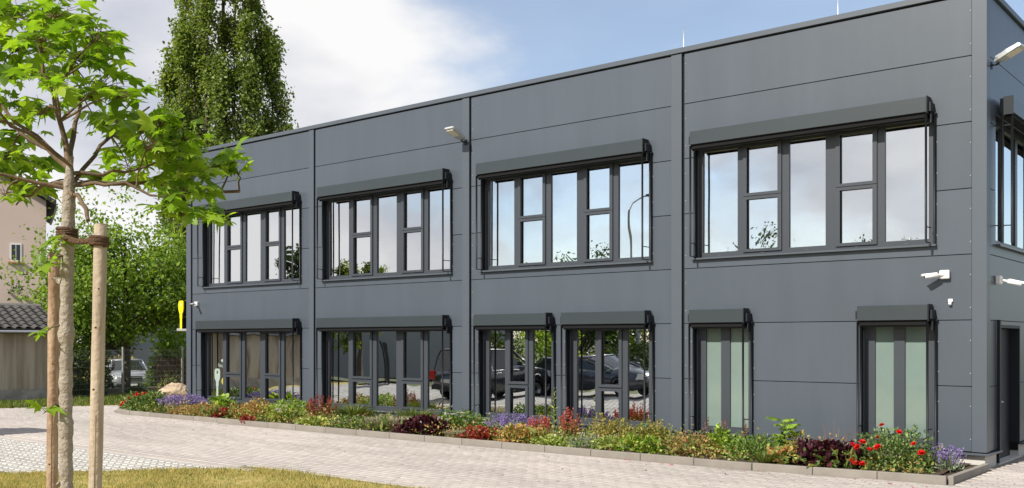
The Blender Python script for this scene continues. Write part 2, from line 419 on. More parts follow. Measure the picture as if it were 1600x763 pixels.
# soil of the bed (lightly mounded)
bed = [(x+.0, y) for x, y in KERB] + [(-22.3, 2.6), (-22.3, .06), (-.02, .06)]
def bed_z(x, y): return .075 + .02*np.sin(x*2.1)*np.cos(y*3.0)
sx_ = np.arange(-24, .01, .2); sy_ = np.arange(-2.4, 2.61, .15)
SX, SY = np.meshgrid(sx_, sy_)
inside = inpoly(SX.ravel(), SY.ravel(), bed).reshape(SX.shape)
idx = -np.ones(SX.shape, int); vs = []; fs = []
for j in range(SX.shape[0]):
    for i in range(SX.shape[1]):
        if inside[j, i]:
            idx[j, i] = len(vs); vs.append((SX[j, i], SY[j, i], bed_z(SX[j, i], SY[j, i])+rng.normal(0, .008)))
for j in range(SX.shape[0]-1):
    for i in range(SX.shape[1]-1):
        q = (idx[j, i], idx[j, i+1], idx[j+1, i+1], idx[j+1, i])
        if min(q) >= 0: fs.append(q)
bedo = mobj('planting_bed', vs, fs, 'soil', smooth=True); tag(bedo, kind='structure')
sheet('soil_base', bed, .05, 'soil', bedo)

# ------------------------------------------------------------------ the office building
BLD = empty('office_building', 'long two-storey office building clad in anthracite metal panels with shaded windows', 'building')
ZB = [.25, 1.28, 2.33, 3.37, 4.41, 5.46, 6.50, 7.46]
BAYS = [(-5.325, -.205), (-10.725, -5.605), (-16.10, -10.985), (-21.65, -16.335)]
UPZ = (3.53, 5.65)
UP = [(-5.12, -.76), (-10.42, -6.04), (-15.80, -11.31), (-21.08, -16.67)]
LOZ = (.25, 2.33)
LO = [[(-1.98, -.74), (-5.14, -3.93)], [(-8.10, -5.99), (-10.49, -8.38)], [(-15.82, -11.32)], [(-21.16, -16.65)]]
G = .0045                       # half of a panel joint
def panel(poly, y0=0.0, y1=.027, flip=None):
    return prism('wall_panel', poly, y0, y1, 'panel', BLD, bevel=.006)
for b, (bx0, bx1) in enumerate(BAYS):
    for k in range(7):
        z0, z1 = ZB[k]+G, ZB[k+1]-G
        ops = []
        if k < 2: ops = sorted(LO[b])
        elif k in (3, 4, 5): ops = [UP[b]]
        if k == 3:
            a, c = UP[b]; panel([(bx0, z0), (bx1, z0), (bx1, z1), (c, z1), (c, UPZ[0]), (a, UPZ[0]), (a, z1), (bx0, z1)])
        elif k == 5:
            a, c = UP[b]; panel([(bx0, z0), (a, z0), (a, UPZ[1]), (c, UPZ[1]), (c, z0), (bx1, z0), (bx1, z1), (bx0, z1)])
        else:
            x = bx0
            for a, c in ops:
                panel([(x, z0), (a, z0), (a, z1), (x, z1)]); x = c
            panel([(x, z0), (bx1, z0), (bx1, z1), (x, z1)])
# backing wall with the openings left free
bk = MB()
xs = sorted({-21.93, -.002} | {v for o in UP for v in o})
def backing(ops, z0, z1, oz0, oz1, mb):
    mb.box(-21.92, -.03, .032, .30, z0, oz0); mb.box(-21.92, -.03, .032, .30, oz1, z1)
    x = -21.92
    for a, c in sorted(ops):
        if a-x > .01: mb.box(x, a-.001, .032, .30, oz0, oz1)
        x = c+.001
    mb.box(x, -.03, .032, .30, oz0, oz1)
backing([o for l in LO for o in l], .10, 2.90, LOZ[0]-.02, LOZ[1]+.001, bk)
backing(UP, 2.90, 7.45, UPZ[0]-.001, UPZ[1]+.001, bk)
bk.build('backing_wall', 'backing', BLD)
# cover strips between the bays, corner strips
for x0, x1 in ((-5.60, -5.372), (-10.98, -10.772), (-16.33, -16.145), (-21.93, -21.70)):
    box('cover_strip', x0, x1, -.022, .026, .255, 7.462, 'strip', BLD, .004)
mobj('corner_strip', [(x, y, z) for z in (.255, 7.462) for x, y in ((-.20, -.016), (.016, -.016), (.016, .20), (.004, .20), (.004, -.002), (-.20, -.002))],
     [(0, 1, 7, 6), (1, 2, 8, 7), (2, 3, 9, 8), (3, 4, 10, 9), (4, 5, 11, 10), (5, 0, 6, 11), (6, 7, 8, 9, 10, 11), (5, 4, 3, 2, 1, 0)], 'strip', BLD)
# parapet cap
box('parapet_cap', -21.97, .045, -.045, .36, 7.478, 7.575, 'strip', BLD, .006)
box('parapet_painted_shadow', -21.93, .0, -.004, .03, 7.463, 7.477, 'black', BLD)  # solid black strip painting in the shadow line under the cap
box('parapet_cap', -.30, .045, .362, 14.0, 7.478, 7.575, 'strip', BLD, .006)
box('roof', -21.9, -.05, .31, 13.9, 7.25, 7.35, 'plinth', BLD)
# screws
sc = MB()
def screw(x, z, y=-.001): sc.box(x-.006, x+.006, y-.006, y+.004, z-.006, z+.006)
for z in np.arange(.45, 7.4, .52): screw(-.225, float(z))
for gx_ in (-5.31, -10.71): 
    for z in np.arange(.5, 7.4, .52): screw(gx_+.02, float(z))
for a, c in [o for l in LO for o in l]:
    for z in np.arange(.55, 2.3, .48): screw(c+.03, float(z)); screw(a-.03, float(z))
for a, c in UP:
    for z in np.arange(3.7, 5.6, .5): screw(c+.03, float(z))
tag(sc.build('screw_row', 'screw', BLD), kind='stuff')
# plinth and its flashing
plx = MB()
plx.box(-21.88, -.02, .03, .26, -.08, .205)
plx.build('plinth', 'plinth', BLD)
box('plinth', -.30, -.019, .262, .72, -.08, .205, 'plinth', BLD)
box('plinth', -.30, -.019, 2.26, 13.9, -.08, .205, 'plinth', BLD)
box('plinth_flashing', -21.95, .07, -.075, .028, .207, .238, 'sill_metal', BLD, .003)
box('plinth_flashing', -.01, .07, .030, .745, .207, .238, 'sill_metal', BLD, .003)
box('plinth_flashing', -.01, .07, 2.235, 13.9, .207, .238, 'sill_metal', BLD, .003)
# other walls
box('side_wall', -21.93, -21.75, .302, 13.9, 0, 7.45, 'panel', BLD)
box('rear_wall', -21.7, -.3, 13.72, 13.9, 0, 7.45, 'panel', BLD)
# gable end wall facing +X: panels with a door and an upper window
DY = (.79, 2.24); DZ = 2.26
WY = (.60, 4.9)
def sidepanel(poly):
    n = len(poly); V = [(.0, y, z) for y, z in poly]+[(-.027, y, z) for y, z in poly]
    F = [tuple(range(n)), tuple(range(2*n-1, n-1, -1))]+[(i, i+n, (i+1) % n+n, (i+1) % n) for i in range(n)]
    o = mobj('wall_panel', V, F, 'panel', BLD)
    bm = bmesh.new(); bm.from_mesh(o.data); bmesh.ops.recalc_face_normals(bm, faces=bm.faces[:])
    bmesh.ops.bevel(bm, geom=bm.edges[:], offset=.003, segments=1, affect='EDGES'); bm.to_mesh(o.data); bm.free()
for k in range(7):
    z0, z1 = ZB[k]+G, ZB[k+1]-G
    y0, y1 = .21, 13.85
    if k < 2:
        zz = min(z1, DZ) if k == 1 else z1
        if k == 0:
            sidepanel([(y0, z0), (DY[0], z0), (DY[0], z1), (y0, z1)]); sidepanel([(DY[1], z0), (y1, z0), (y1, z1), (DY[1], z1)])
        else:
            sidepanel([(y0, z0), (DY[0], z0), (DY[0], DZ), (DY[1], DZ), (DY[1], z0), (y1, z0), (y1, z1), (y0, z1)])
    elif k == 3: sidepanel([(y0, z0), (y1, z0), (y1, z1), (WY[1], z1), (WY[1], UPZ[0]), (WY[0], UPZ[0]), (WY[0], z1), (y0, z1)])
    elif k == 5: sidepanel([(y0, z0), (WY[0], z0), (WY[0], UPZ[1]), (WY[1], UPZ[1]), (WY[1], z0), (y1, z0), (y1, z1), (y0, z1)])
    elif k == 4:
        sidepanel([(y0, z0), (WY[0], z0), (WY[0], z1), (y0, z1)]); sidepanel([(WY[1], z0), (y1, z0), (y1, z1), (WY[1], z1)])
    else: sidepanel([(y0, z0), (y1, z0), (y1, z1), (y0, z1)])
bs = MB()
bs.box(-.28, -.032, .302, DY[0], .10, 2.9); bs.box(-.28, -.032, DY[1], 13.7, .10, 2.9); bs.box(-.28, -.032, DY[0], DY[1], DZ, 2.9)
bs.box(-.28, -.032, .302, 13.7, 2.9, UPZ[0]); bs.box(-.28, -.032, .302, 13.7, UPZ[1], 7.45); bs.box(-.28, -.032, .302, WY[0], UPZ[0], UPZ[1]); bs.box(-.28, -.032, WY[1], 13.7, UPZ[0], UPZ[1])
bs.build('backing_wall', 'backing', BLD)
# door in the gable end
door = box('door', -.20, -.15, DY[0]+.05, DY[1]-.02, .0, DZ-.05, 'dark_metal', BLD, .004)
box('door_frame', -.22, .006, DY[0]+.001, DY[0]+.045, .0, DZ-.001, 'dark_metal', door)
box('door_frame', -.22, .006, DY[1]-.045, DY[1]-.001, .24, DZ-.001, 'dark_metal', door)
box('door_frame', -.22, .006, DY[0]+.047, DY[1]-.047, DZ-.045, DZ-.001, 'dark_metal', door)
h = MB(); h.tube([(-.15, 1.42, .98), (-.08, 1.42, .98), (-.08, 1.28, .98)], .011, 8).box(-.15, -.142, 1.38, 1.46, .86, 1.10).tube([(-.15, 1.42, .90), (-.11, 1.42, .90)], .016, 8)
h.build('handle', 'alu', door, True)
box('door_step', -.3, .02, DY[0]-.05, DY[1]+.05, -.05, .012, 'plinth', BLD)
box('downpipe_trim', .012, .06, .62, .70, .24, 2.34, 'dark_metal', BLD, .004)

_pr = random.Random(17)
def pane(x0, x1, z0, z1, m, parent):
    """glass pane set a hair out of true, as real panes are"""
    o = box('pane', x0, x1, .138, .150, z0, z1, m, parent); a, b = _pr.uniform(-.0028, .0028), _pr.uniform(-.0022, .0022)
    for v in o.data.vertices: v.co.y += (v.co.x-(x0+x1)/2)*a+(v.co.z-(z0+z1)/2)*b
    return o
# ---- windows on the front
def window(x0, x1, z0, z1, lights, transom, name='window', gl='glass'):
    """lights: list of (rel x0, rel x1, kind) glass openings; kind F fixed, S sash with transom"""
    FY0, FY1 = .105, .175
    fr = MB()
    bot, top = z0+.03, z1-.005
    g0, g1 = z0+.13, z1-.10
    fr.box(x0+.002, x1-.002, FY0, FY1, bot, g0); fr.box(x0+.002, x1-.002, FY0, FY1, g1, top)
    edges = [x0+.002]+[v for a, c, k in lights for v in (x0+a, x0+c)]+[x1-.002]
    for i in range(0, len(edges), 2): fr.box(edges[i], edges[i+1], FY0, FY1, g0, g1)
    w = fr.build(name, 'frame', BLD)
    for a, c, k in lights:
        xa, xb = x0+a, x0+c
        if k == 'F':
            pane(xa-.01, xb+.01, g0-.01, g1+.01, gl, w)
        else:
            t0, t1 = transom
            st = MB(); s = .018; e = .055
            for q0, q1 in ((g0, t0+.02), (t1-.02, g1)):
                st.box(xa-e, xa+s, FY0-.028, FY0-.001, q0-e+.02, q1+e-.02); st.box(xb-s, xb+e, FY0-.028, FY0-.001, q0-e+.02, q1+e-.02)
                st.box(xa+s, xb-s, FY0-.028, FY0-.001, q0-e+.02, q0+s); st.box(xa+s, xb-s, FY0-.028, FY0-.001, q1-s, q1+e-.02)
            st.build('sash', 'frame', w)
            box('transom', xa, xb, FY0+.002, FY1-.002, t0+.02, t1-.02, 'frame', w)
            pane(xa-.01, xb+.01, g0-.01, t0+.03, gl, w); pane(xa-.01, xb+.01, t1-.03, g1+.01, gl, w)
    # dark lining of the reveal
    box('reveal', x0+.0005, x0+.016, -.014, .30, z0+.02, z1-.002, 'dark_metal', w)
    box('reveal', x1-.016, x1-.0005, -.014, .30, z0+.02, z1-.002, 'dark_metal', w)
    box('reveal', x0+.017, x1-.017, .0, .30, z1-.016, z1-.0015, 'dark_metal', w)
    box('sill', x0-.03, x1+.03, -.075, .104, z0-.006, z0+.026, 'sill_metal', w, .003)
    for a, c, k in lights: box('drain_cap', x0+(a+c)/2-.03, x0+(a+c)/2+.03, FY0-.006, FY0-.0005, z0+.06, z0+.078, 'strip', w)
    return w
def shade(x0, x1, z0, ztop, zb=None):
    """roller shade: cassette, end plates, brackets and guide rods standing off the wall; ztop = underside"""
    s = box('shade_cassette', x0+.045, x1-.062, -.25, -.05, ztop+.005, ztop+.252, 'shade_box', BLD, .006)
    for xa in (x1-.060,):
        prism('end_plate', [(xa, ztop-.012), (xa+.014, ztop-.012), (xa+.014, ztop+.262), (xa, ztop+.262)], -.262, -.03, 'dark_metal', s)
    br = MB(); br.box(x1-.045, x1-.005, -.20, -.002, ztop+.02, ztop+.17); br.box(x1-.040, x1-.012, -.15, -.004, ztop-.16, ztop+.019)
    br.build('bracket', 'dark_metal', s, bevel=.004)
    box('bracket', x0-.0, x0+.028, -.20, -.002, ztop+.03, ztop+.17, 'dark_metal', s)
    box('roller_fabric', x0+.05, x1-.07, -.21, -.055, ztop-.07, ztop+.003, 'roller', s)
    box('bottom_rail', x0+.05, x1-.07, -.16, -.135, ztop-.095, ztop-.072, 'dark_metal', s)
    for xa, yy in ((x1-.075, -.225), (x0+.048, -.225)):
        tube('guide_rod', [(xa, yy, ztop-.012), (xa, yy, z0+.05)], .020, 'dark_metal', s, 8)
    tube('guide_rod', [(x1+.002, -.045, ztop-.005), (x1+.002, -.045, z0+.0)], .019, 'dark_metal', s, 8)
    tube('guide_rod', [(x0+.035, -.045, ztop-.03), (x0+.035, -.045, z0+.03)], .019, 'dark_metal', s, 8)
    for xa in (x1-.075, x0+.048):
        for zz in (z0+.30, z0+.052):
            tube('rod_holder', [(xa, -.225, zz), (xa, .02, zz)], .009, 'dark_metal', s, 6)
    box('rod_cap', x1-.04, x1+.035, -.07, -.001, ztop-.004, ztop+.012, 'dark_metal', s)
def five(w):
    f = w/4.38
    return [(.13*f, .85*f, 'F'), (1.02*f, 1.66*f, 'S'), (1.85*f, 2.52*f, 'F'), (2.76*f, 3.36*f, 'S'), (3.54*f, 4.25*f, 'F')]
for (a, c) in UP:
    window(a, c, UPZ[0], UPZ[1], five(c-a), (4.58, 4.70)); shade(a, c, UPZ[0], UPZ[1])
for l in LO:
    for (a, c) in l:
        w = c-a
        if w > 4: lights = five(w)
        elif w > 2: f = w/2.11; lights = [(.20*f, .66*f, 'F'), (.80*f, 1.26*f, 'S'), (1.44*f, 1.93*f, 'F')]
        else: lights = [(.22, .53, 'F'), (.71, 1.08, 'F')]
        wo_ = window(a, c, LOZ[0]+.03, LOZ[1], lights, (.98, 1.12), gl='glass' if w > 2 else 'frosted_glass'); shade(a, c, LOZ[0]+.03, LOZ[1])
# upper window in the gable end
wv = MB()
for y0, y1 in ((WY[0], WY[0]+.12), (1.45, 1.6), (2.4, 2.55), (3.3, 3.45), (4.78, 4.9)): wv.box(-.175, -.105, y0, y1, 3.66, 5.55)
wv.box(-.175, -.105, WY[0], WY[1], 3.56, 3.66); wv.box(-.175, -.105, WY[0], WY[1], 5.55, 5.645)
gw = wv.build('window', 'frame', BLD)
for y0, y1 in ((WY[0]+.12, 1.45), (1.6, 2.4), (2.55, 3.3), (3.45, 4.78)): box('pane', -.150, -.138, y0-.01, y1+.01, 3.65, 5.56, 'glass', gw)
box('sill', -.104, .075, WY[0]-.03, WY[1]+.03, 3.524, 3.556, 'sill_metal', gw, .003)
gs = box('shade_cassette', .05, .25, WY[0]+.05, WY[1]-.05, 5.655, 5.902, 'shade_box', BLD, .006)
box('end_plate', .12, .265, WY[0]-.02, WY[0]-.006, 5.62, 5.91, 'dark_metal', gs)
for xx, yy in ((.235, WY[0]+.03), (.10, WY[0]-.015)):
    tube('guide_rod', [(xx, yy, 5.65), (xx, yy, 3.57)], .021, 'dark_metal', gs, 8)
for zz in (3.85, 5.45): tube('rod_holder', [(.24, WY[0]+.03, zz), (.004, WY[0]-.05, zz)], .010, 'dark_metal', gs, 6)
box('roller_fabric', .06, .22, WY[0]+.05, WY[1]-.05, 5.60, 5.652, 'roller', gs)

# ---- interior shell
box('interior_floor', -21.7, -.30, .302, 13.7, .05, .20, 'interior_floor', BLD)
box('interior_floor', -21.7, -.30, .302, 13.7, 2.95, 3.35, 'interior_ceiling', BLD)
box('interior_ceiling', -21.7, -.30, .302, 13.7, 6.3, 6.4, 'interior_ceiling', BLD)
box('interior_wall', -21.7, -.30, 6.0, 6.1, .21, 2.94, 'interior_wall', BLD)
box('interior_wall', -21.7, -.30, 6.0, 6.1, 3.36, 6.29, 'interior_wall', BLD)
for x in (-5.45, -10.85, -16.25):
    box('interior_wall', x-.06, x+.06, .32, 5.99, .21, 2.94, 'interior_wall', BLD)
    box('interior_wall', x-.06, x+.06, .32, 5.99, 3.36, 6.29, 'interior_wall', BLD)

# print stuck on the glass of the far ground window
mat('print_white', (.30, .37, .33), .6); mat('print_yellow', (.42, .36, .03), .6); mat('sign_yellow', (.86, .70, .0), .45); mat('sign_ink', (.45, .35, .0), .5)
def key_outline(cx, ztop, h, w):
    """old fashioned flat key standing on its tip: head on top, stem below"""
    s = w/2
    return [(cx-s*.55, ztop), (cx+s*.55, ztop), (cx+s*.85, ztop-.03*h), (cx+s, ztop-.10*h), (cx+s, ztop-.30*h), (cx+s*.85, ztop-.38*h), (cx+s*.48, ztop-.47*h), (cx+s*.48, ztop-.62*h),
            (cx+s*.36, ztop-.63*h), (cx+s*.36, ztop-h), (cx-s*.36, ztop-h), (cx-s*.36, ztop-.63*h), (cx-s*.48, ztop-.62*h), (cx-s*.48, ztop-.47*h), (cx-s*.85, ztop-.38*h), (cx-s, ztop-.30*h), (cx-s, ztop-.10*h), (cx-s*.85, ztop-.03*h)]
DEC = empty('window_print', 'pale key print with lettering and a yellow dot stuck on the window glass', 'sticker')
prism('key_print', key_outline(-20.60, 1.205, .80, .27), .1335, .136, 'print_white', DEC)
def disc(name, cx, cz, rx, rz, y0, y1, m, parent, n=24, a0=0, a1=2*math.pi):
    return prism(name, [(cx+rx*math.cos(a0+(a1-a0)*i/n), cz+rz*math.sin(a0+(a1-a0)*i/n)) for i in range(n if a1-a0 > 6 else n+1)], y0, y1, m, parent)
disc('key_hole', -20.60, 1.10, .030, .045, .131, .1332, 'black', DEC)
disc('yellow_dot', -20.29, .85, .105, .105, .1335, .136, 'print_yellow', DEC, a0=math.pi/2-.35, a1=math.pi*1.5+.35)
disc('oval_print', -20.31, 1.44, .115, .045, .1335, .136, 'print_white', DEC)
def text(name, s, loc, size, m, parent, rot=(math.pi/2, 0, 0), align='LEFT', ext=.001):
    cu = bpy.data.curves.new(name, 'FONT'); cu.body = s; cu.size = size; cu.extrude = ext; cu.align_x = align
    t = bpy.data.objects.new(name, cu); COL.objects.link(t)
    dg = bpy.context.evaluated_depsgraph_get(); me = bpy.data.meshes.new_from_object(t.evaluated_get(dg))
    COL.objects.unlink(t); bpy.data.objects.remove(t)
    me.materials.clear(); me.materials.append(M(m))
    o = bpy.data.objects.new(name, me); o.location = loc; o.rotation_euler = rot
    return link(o, parent)
text('lettering', 'Neury', (-20.56, .134, 1.25), .15, 'print_white', DEC)
disc('dome_print', -20.31, .31, .12, .13, .1335, .136, 'print_white', DEC)

# key shaped sign on the far end of the building, small canopy below it
SG = empty('key_sign', 'yellow key shaped sign projecting from the far corner of the building', 'sign')
kp = key_outline(-22.28, 3.20, .84, .25)
prism('sign_face', kp, .02, .05, 'sign_yellow', SG)
prism('sign_body', key_outline(-22.28, 3.195, .83, .24), .052, .22, 'black', SG)
disc('key_hole', -22.28, 3.09, .024, .024, .015, .0195, 'white_plastic', SG)
for zz, ww in ((2.935, .16), (2.90, .13)):
    box('small_print', -22.28-ww/2, -22.28+ww/2, .0165, .0195, zz-.007, zz+.007, 'sign_ink', SG)
box('bracket', -22.20, -21.94, .10, .14, 2.70, 2.74, 'dark_metal', SG)
cn = box('canopy', -22.95, -21.94, .30, 2.2, 2.30, 2.38, 'alu', BLD, .01)
box('letter_box', -22.06, -21.94, .50, .86, 1.05, 1.50, 'white_plastic', BLD, .01)

# ---- lamps, cameras and rods on the building
def orient(o, loc, rot): o.location = loc; o.rotation_euler = rot; return o
def floodlight(loc, rz, label, s=1.0):
    t = empty('floodlight', label, 'floodlight', None, loc, rz); t.scale = (s, s, s)          # local -Y is away from the wall
    pl = MB(); pl.box(-.05, .05, -.02, -.001, -.07, .07).build('wall_plate', 'dark_metal', t, bevel=.004)
    tube('arm', [(0, -.015, 0), (0, -.13, .0), (0, -.16, .03)], .020, 'dark_metal', t, 8)
    ang = R(24)
    def P(x, y, z):      # head space -> local; head pitched up away from the wall
        yy = -(y*math.cos(ang)-z*math.sin(ang))-.10; zz = y*math.sin(ang)+z*math.cos(ang)+.03
        return (x, yy, zz)
    prof = [(0, .08, 0, .05), (.10, .13, -.01, .075), (.30, .16, -.015, .085), (.52, .16, -.012, .07), (.56, .15, 0, .05)]
    V = []; F = []
    for y, w, zb, zt in prof: V += [P(-w, y, zb), P(w, y, zb), P(w*.94, y, zt), P(-w*.94, y, zt)]
    for i in range(len(prof)-1):
        for k in range(4): F.append((i*4+k, i*4+(k+1) % 4, (i+1)*4+(k+1) % 4, (i+1)*4+k))
    F += [(3, 2, 1, 0), tuple(len(V)-4+k for k in range(4))]
    hd = mobj('lamp_head', V, F, 'alu', t); bev(hd, .006)
    lens = MB(); V = [P(x, y, z) for y in (.24, .50) for x in (-.125, .125) for z in (-.026, -.017)]
    lens.add(V, [(0, 2, 6, 4), (1, 5, 7, 3), (0, 1, 3, 2), (4, 6, 7, 5), (0, 4, 5, 1), (2, 3, 7, 6)]); lens.build('lens', 'led', hd)
    fins = MB()
    for i in range(5):
        x = -.08+.04*i; V = [P(x+d, y, z) for y in (.06, .22) for d in (-.004, .004) for z in (.075, .10)]
        fins.add(V, [(0, 2, 6, 4), (1, 5, 7, 3), (0, 1, 3, 2), (4, 6, 7, 5), (0, 4, 5, 1), (2, 3, 7, 6)])
    fins.build('cooling_fin', 'alu', hd)
    return t
floodlight((-10.87, -.024, 6.47), R(-4), 'slim grey floodlight on the front wall beside a cover strip', .88)
floodlight((.004, .28, 6.36), R(82), 'grey floodlight on the shaded gable end above the side window', .8)
def bullet_camera(loc, rz, head_yaw, head_pitch, label, s=1.0):
    t = empty('security_camera', label, 'camera', None, loc, rz)
    b = MB(); b.box(-.075*s, .075*s, -.085*s, -.001, -.07*s, .07*s).build('junction_box', 'white_plastic', t, bevel=.014*s)
    d = Vector((math.sin(head_yaw)*math.cos(head_pitch), -math.cos(head_yaw)*math.cos(head_pitch), math.sin(head_pitch)))
    p0 = Vector((0, -.08*s, .0)); p1 = p0+d*.09*s
    tube('arm', [p0, p1], [.022*s, .018*s], 'white_plastic', t, 10)
    body = tube('camera_body', [p1-d*.005, p1, p1+d*.20*s, p1+d*.205*s], [.02*s, .038*s, .038*s, .034*s], 'white_plastic', t, 14)
    tube('lens', [p1+d*.2055*s, p1+d*.2075*s], [.030*s, .030*s], 'black', body, 12)
    up = Vector((0, 0, 1)); sd_ = d.cross(up).normalized(); u = sd_.cross(d)
    V = []
    for f in (.02, .25):
        for x, z in ((-.042, .012), (-.03, .040), (.03, .040), (.042, .012)): V.append(p1+d*f*s+sd_*x*s+u*z*s)
    V2 = [v+u*.004*s for v in V]
    F = [(0, 1, 5, 4), (1, 2, 6, 5), (2, 3, 7, 6)]; F2 = [tuple(8+i for i in reversed(f)) for f in F]
    mobj('sun_hood', V+V2, F+F2+[(0, 4, 12, 8), (3, 11, 15, 7), (4, 5, 13, 12), (5, 6, 14, 13), (6, 7, 15, 14), (0, 8, 9, 1), (1, 9, 10, 2), (2, 10, 11, 3)], 'white_plastic', body)
    return t
bullet_camera((-.60, -.001, 3.06), 0, R(-62), R(-6), 'white bullet camera on the front wall near the gable corner')
bullet_camera((.001, .62, 2.98), R(90), R(22), R(-14), 'white bullet camera on the shaded gable wall above the door')
bullet_camera((-21.38, -.001, 3.08), 0, R(30), R(-10), 'white bullet camera above the window with the key print', .9)
mi = empty('motion_sensor', 'tiny white motion sensor below the front wall camera', 'sensor', None, (-.52, -.001, 2.62))
MB().box(-.035, .035, -.03, -.001, .0, .05).build('base', 'white_plastic', mi, bevel=.006)
tube('sensor_eye', [(0, -.025, .0), (-.005, -.045, -.045)], [.022, .026], 'white_plastic', mi, 10)
for x, hgt in ((-5.48, .48), (-2.45, .45)):
    lr = empty('lightning_rod', 'thin white lightning rod on the roof edge above the %s' % ('cover strip' if x < -5 else 'nearest upper window'), 'rod', None, (x, .25, 7.576))
    tube('rod', [(0, 0, .02), (0, 0, hgt)], [.009, .006], 'white_plastic', lr, 6); MB().box(-.06, .06, -.06, .06, 0, .03).build('foot', 'plinth', lr)

# ---- furniture seen through the glass
mat('white_furniture', (.75, .77, .74), .5); mat('desk_wood', (.62, .58, .46), .5); mat('red_item', (.55, .03, .03), .5); mat('teal_item', (.05, .40, .42), .5)
pt = empty('pedestal_table', 'white square pedestal table behind the ground floor window', 'table', None, (-14.4, 1.2, .2))
MB().box(-.26, .26, -.26, .26, .80, .85).build('table_top', 'white_furniture', pt, bevel=.01)
MB().box(-.11, .11, -.11, .11, .03, .799).build('column', 'white_furniture', pt); MB().box(-.22, .22, -.22, .22, 0, .029).build('base', 'white_furniture', pt)
def desk(x, y, label, w=1.6, z0=.2):
    t = empty('desk', label, 'desk', None, (x, y, z0))
    MB().box(-w/2, w/2, -.38, .38, .70, .735).build('desk_top', 'desk_wood', t, bevel=.004)
    for sx2 in (-1, 1):
        MB().box(sx2*(w/2-.08)-.025, sx2*(w/2-.08)+.025, -.34, .34, 0, .699).build('leg', 'dark_metal', t)
    return t
desk(-7.55, 1.15, 'pale desk with a red and a teal item behind the ground floor window')
desk(-9.35, 1.2, 'pale desk behind the narrower ground floor window by the cover strip', 1.4)
desk(-13.0, 3.2, 'pale desk deep in the room behind the pedestal table', 1.8)
b1 = tag(MB().box(-.06, .06, -.06, .06, 0, .16).build('storage_box', 'red_item', bevel=.01), 'small red box on the pale desk behind the window', 'box'); b1.location = (-7.35, 1.0, .9355)
b2 = tag(MB().box(-.08, .08, -.06, .06, 0, .07).build('storage_box', 'teal_item', bevel=.01), 'small teal box on the pale desk behind the window', 'box'); b2.location = (-7.55, .95, .9355)
b3 = tag(MB().box(-.13, .13, -.09, .09, 0, .16).build('storage_box', 'white_furniture', bevel=.01), 'white carton on the pale desk behind the window', 'box'); b3.location = (-7.05, 1.05, .9355)
def cabinet(x, y, w, h_, label, z0):
    t = empty('cabinet', label, 'cabinet', None, (x, y, z0))
    MB().box(-w/2, w/2, -.2, .2, 0, h_).build('carcass', 'white_furniture', t, bevel=.005)
    for s_ in (-1, 1): MB().box(min(s_*.005, s_*(w/2-.01)), max(s_*.005, s_*(w/2-.01)), -.222, -.201, .02, h_-.02).build('cabinet_door', 'white_furniture', t, bevel=.004)
cabinet(-8.15, 1.0, .72, 1.15, 'tall white cabinet behind the upper window left of the street lamp reflection', 3.35)
cabinet(-13.6, 1.0, .8, 1.0, 'white cabinet behind the upper window over the pedestal table', 3.35)

# ------------------------------------------------------------------ vegetation
leafmat('plane_leaf', [(.11, .20, .018), (.18, .30, .026), (.26, .40, .038), (.33, .44, .055)], .55, .42, .10, 3, (1.3, 1.4, .5))
leafmat('poplar_leaf', [(.10, .155, .034), (.165, .235, .048), (.27, .34, .075)], .45, .45, .25, .35, (1.3, 1.25, .5))
leafmat('maple_leaf', [(.115, .21, .028), (.18, .30, .036), (.29, .40, .055)], .52, .5, .25, .4)
leafmat('hedge_leaf', [(.030, .065, .012), (.060, .110, .018), (.11, .15, .03)], .3, .5, .25, .4)
leafmat('ivy_leaf', [(.025, .060, .014), (.050, .105, .020), (.10, .15, .03)], .25, .4, .2, 2)
leafmat('rose_leaf', [(.050, .095, .028), (.090, .145, .040), (.20, .26, .08)], .3, .45, .15, 4)
leafmat('green_leaf', [(.055, .115, .022), (.095, .165, .030), (.16, .22, .04)], .32, .5, .15, 4)
leafmat('bright_leaf', [(.10, .19, .02), (.17, .28, .03), (.30, .36, .05)], .36, .5, .12, 4)
leafmat('lime_leaf', [(.16, .22, .05), (.26, .32, .08), (.42, .44, .14)], .32, .5, .12, 4)
leafmat('orange_leaf', [(.24, .10, .04), (.36, .20, .06), (.36, .28, .08), (.20, .24, .06), (.42, .24, .09)], .3, .5, .12, 4, (1.2, 1.0, .6))
leafmat('pinkgreen_leaf', [(.34, .13, .07), (.28, .20, .06), (.16, .20, .05), (.42, .22, .12)], .3, .5, .12, 4, (1.2, 1.0, .7))
leafmat('purple_leaf', [(.022, .007, .010), (.050, .012, .018), (.095, .022, .032)], .22, .35, .15, 4, (1.3, .7, .8))
leafmat('red_leaf', [(.16, .022, .018), (.28, .045, .032), (.36, .10, .05)], .28, .45, .15, 4, (1.3, .8, .7))
leafmat('plume_leaf', [(.26, .035, .030), (.38, .07, .055), (.46, .16, .10)], .3, .6, .15, 5, (1.2, .8, .7))
leafmat('olive_leaf', [(.15, .15, .03), (.25, .22, .05), (.32, .24, .07), (.13, .18, .03)], .32, .5, .12, 4)
leafmat('pink_spirea_leaf', [(.34, .14, .09), (.26, .20, .05), (.15, .19, .04), (.40, .20, .13)], .3, .5, .12, 5, (1.2, 1.0, .7))
leafmat('silver_leaf', [(.13, .17, .10), (.20, .24, .15), (.27, .30, .20)], .25, .6, .12, 4, (1.1, 1.1, .9))
leafmat('lavender_bloom', [(.11, .07, .22), (.18, .125, .32), (.27, .20, .42)], .25, .7, .12, 6, (1.1, .95, 1.2))
leafmat('fescue_blade', [(.34, .32, .20), (.44, .40, .28), (.52, .46, .32), (.24, .26, .17)], .25, .7, .1, 5, (1.1, 1.05, .8))
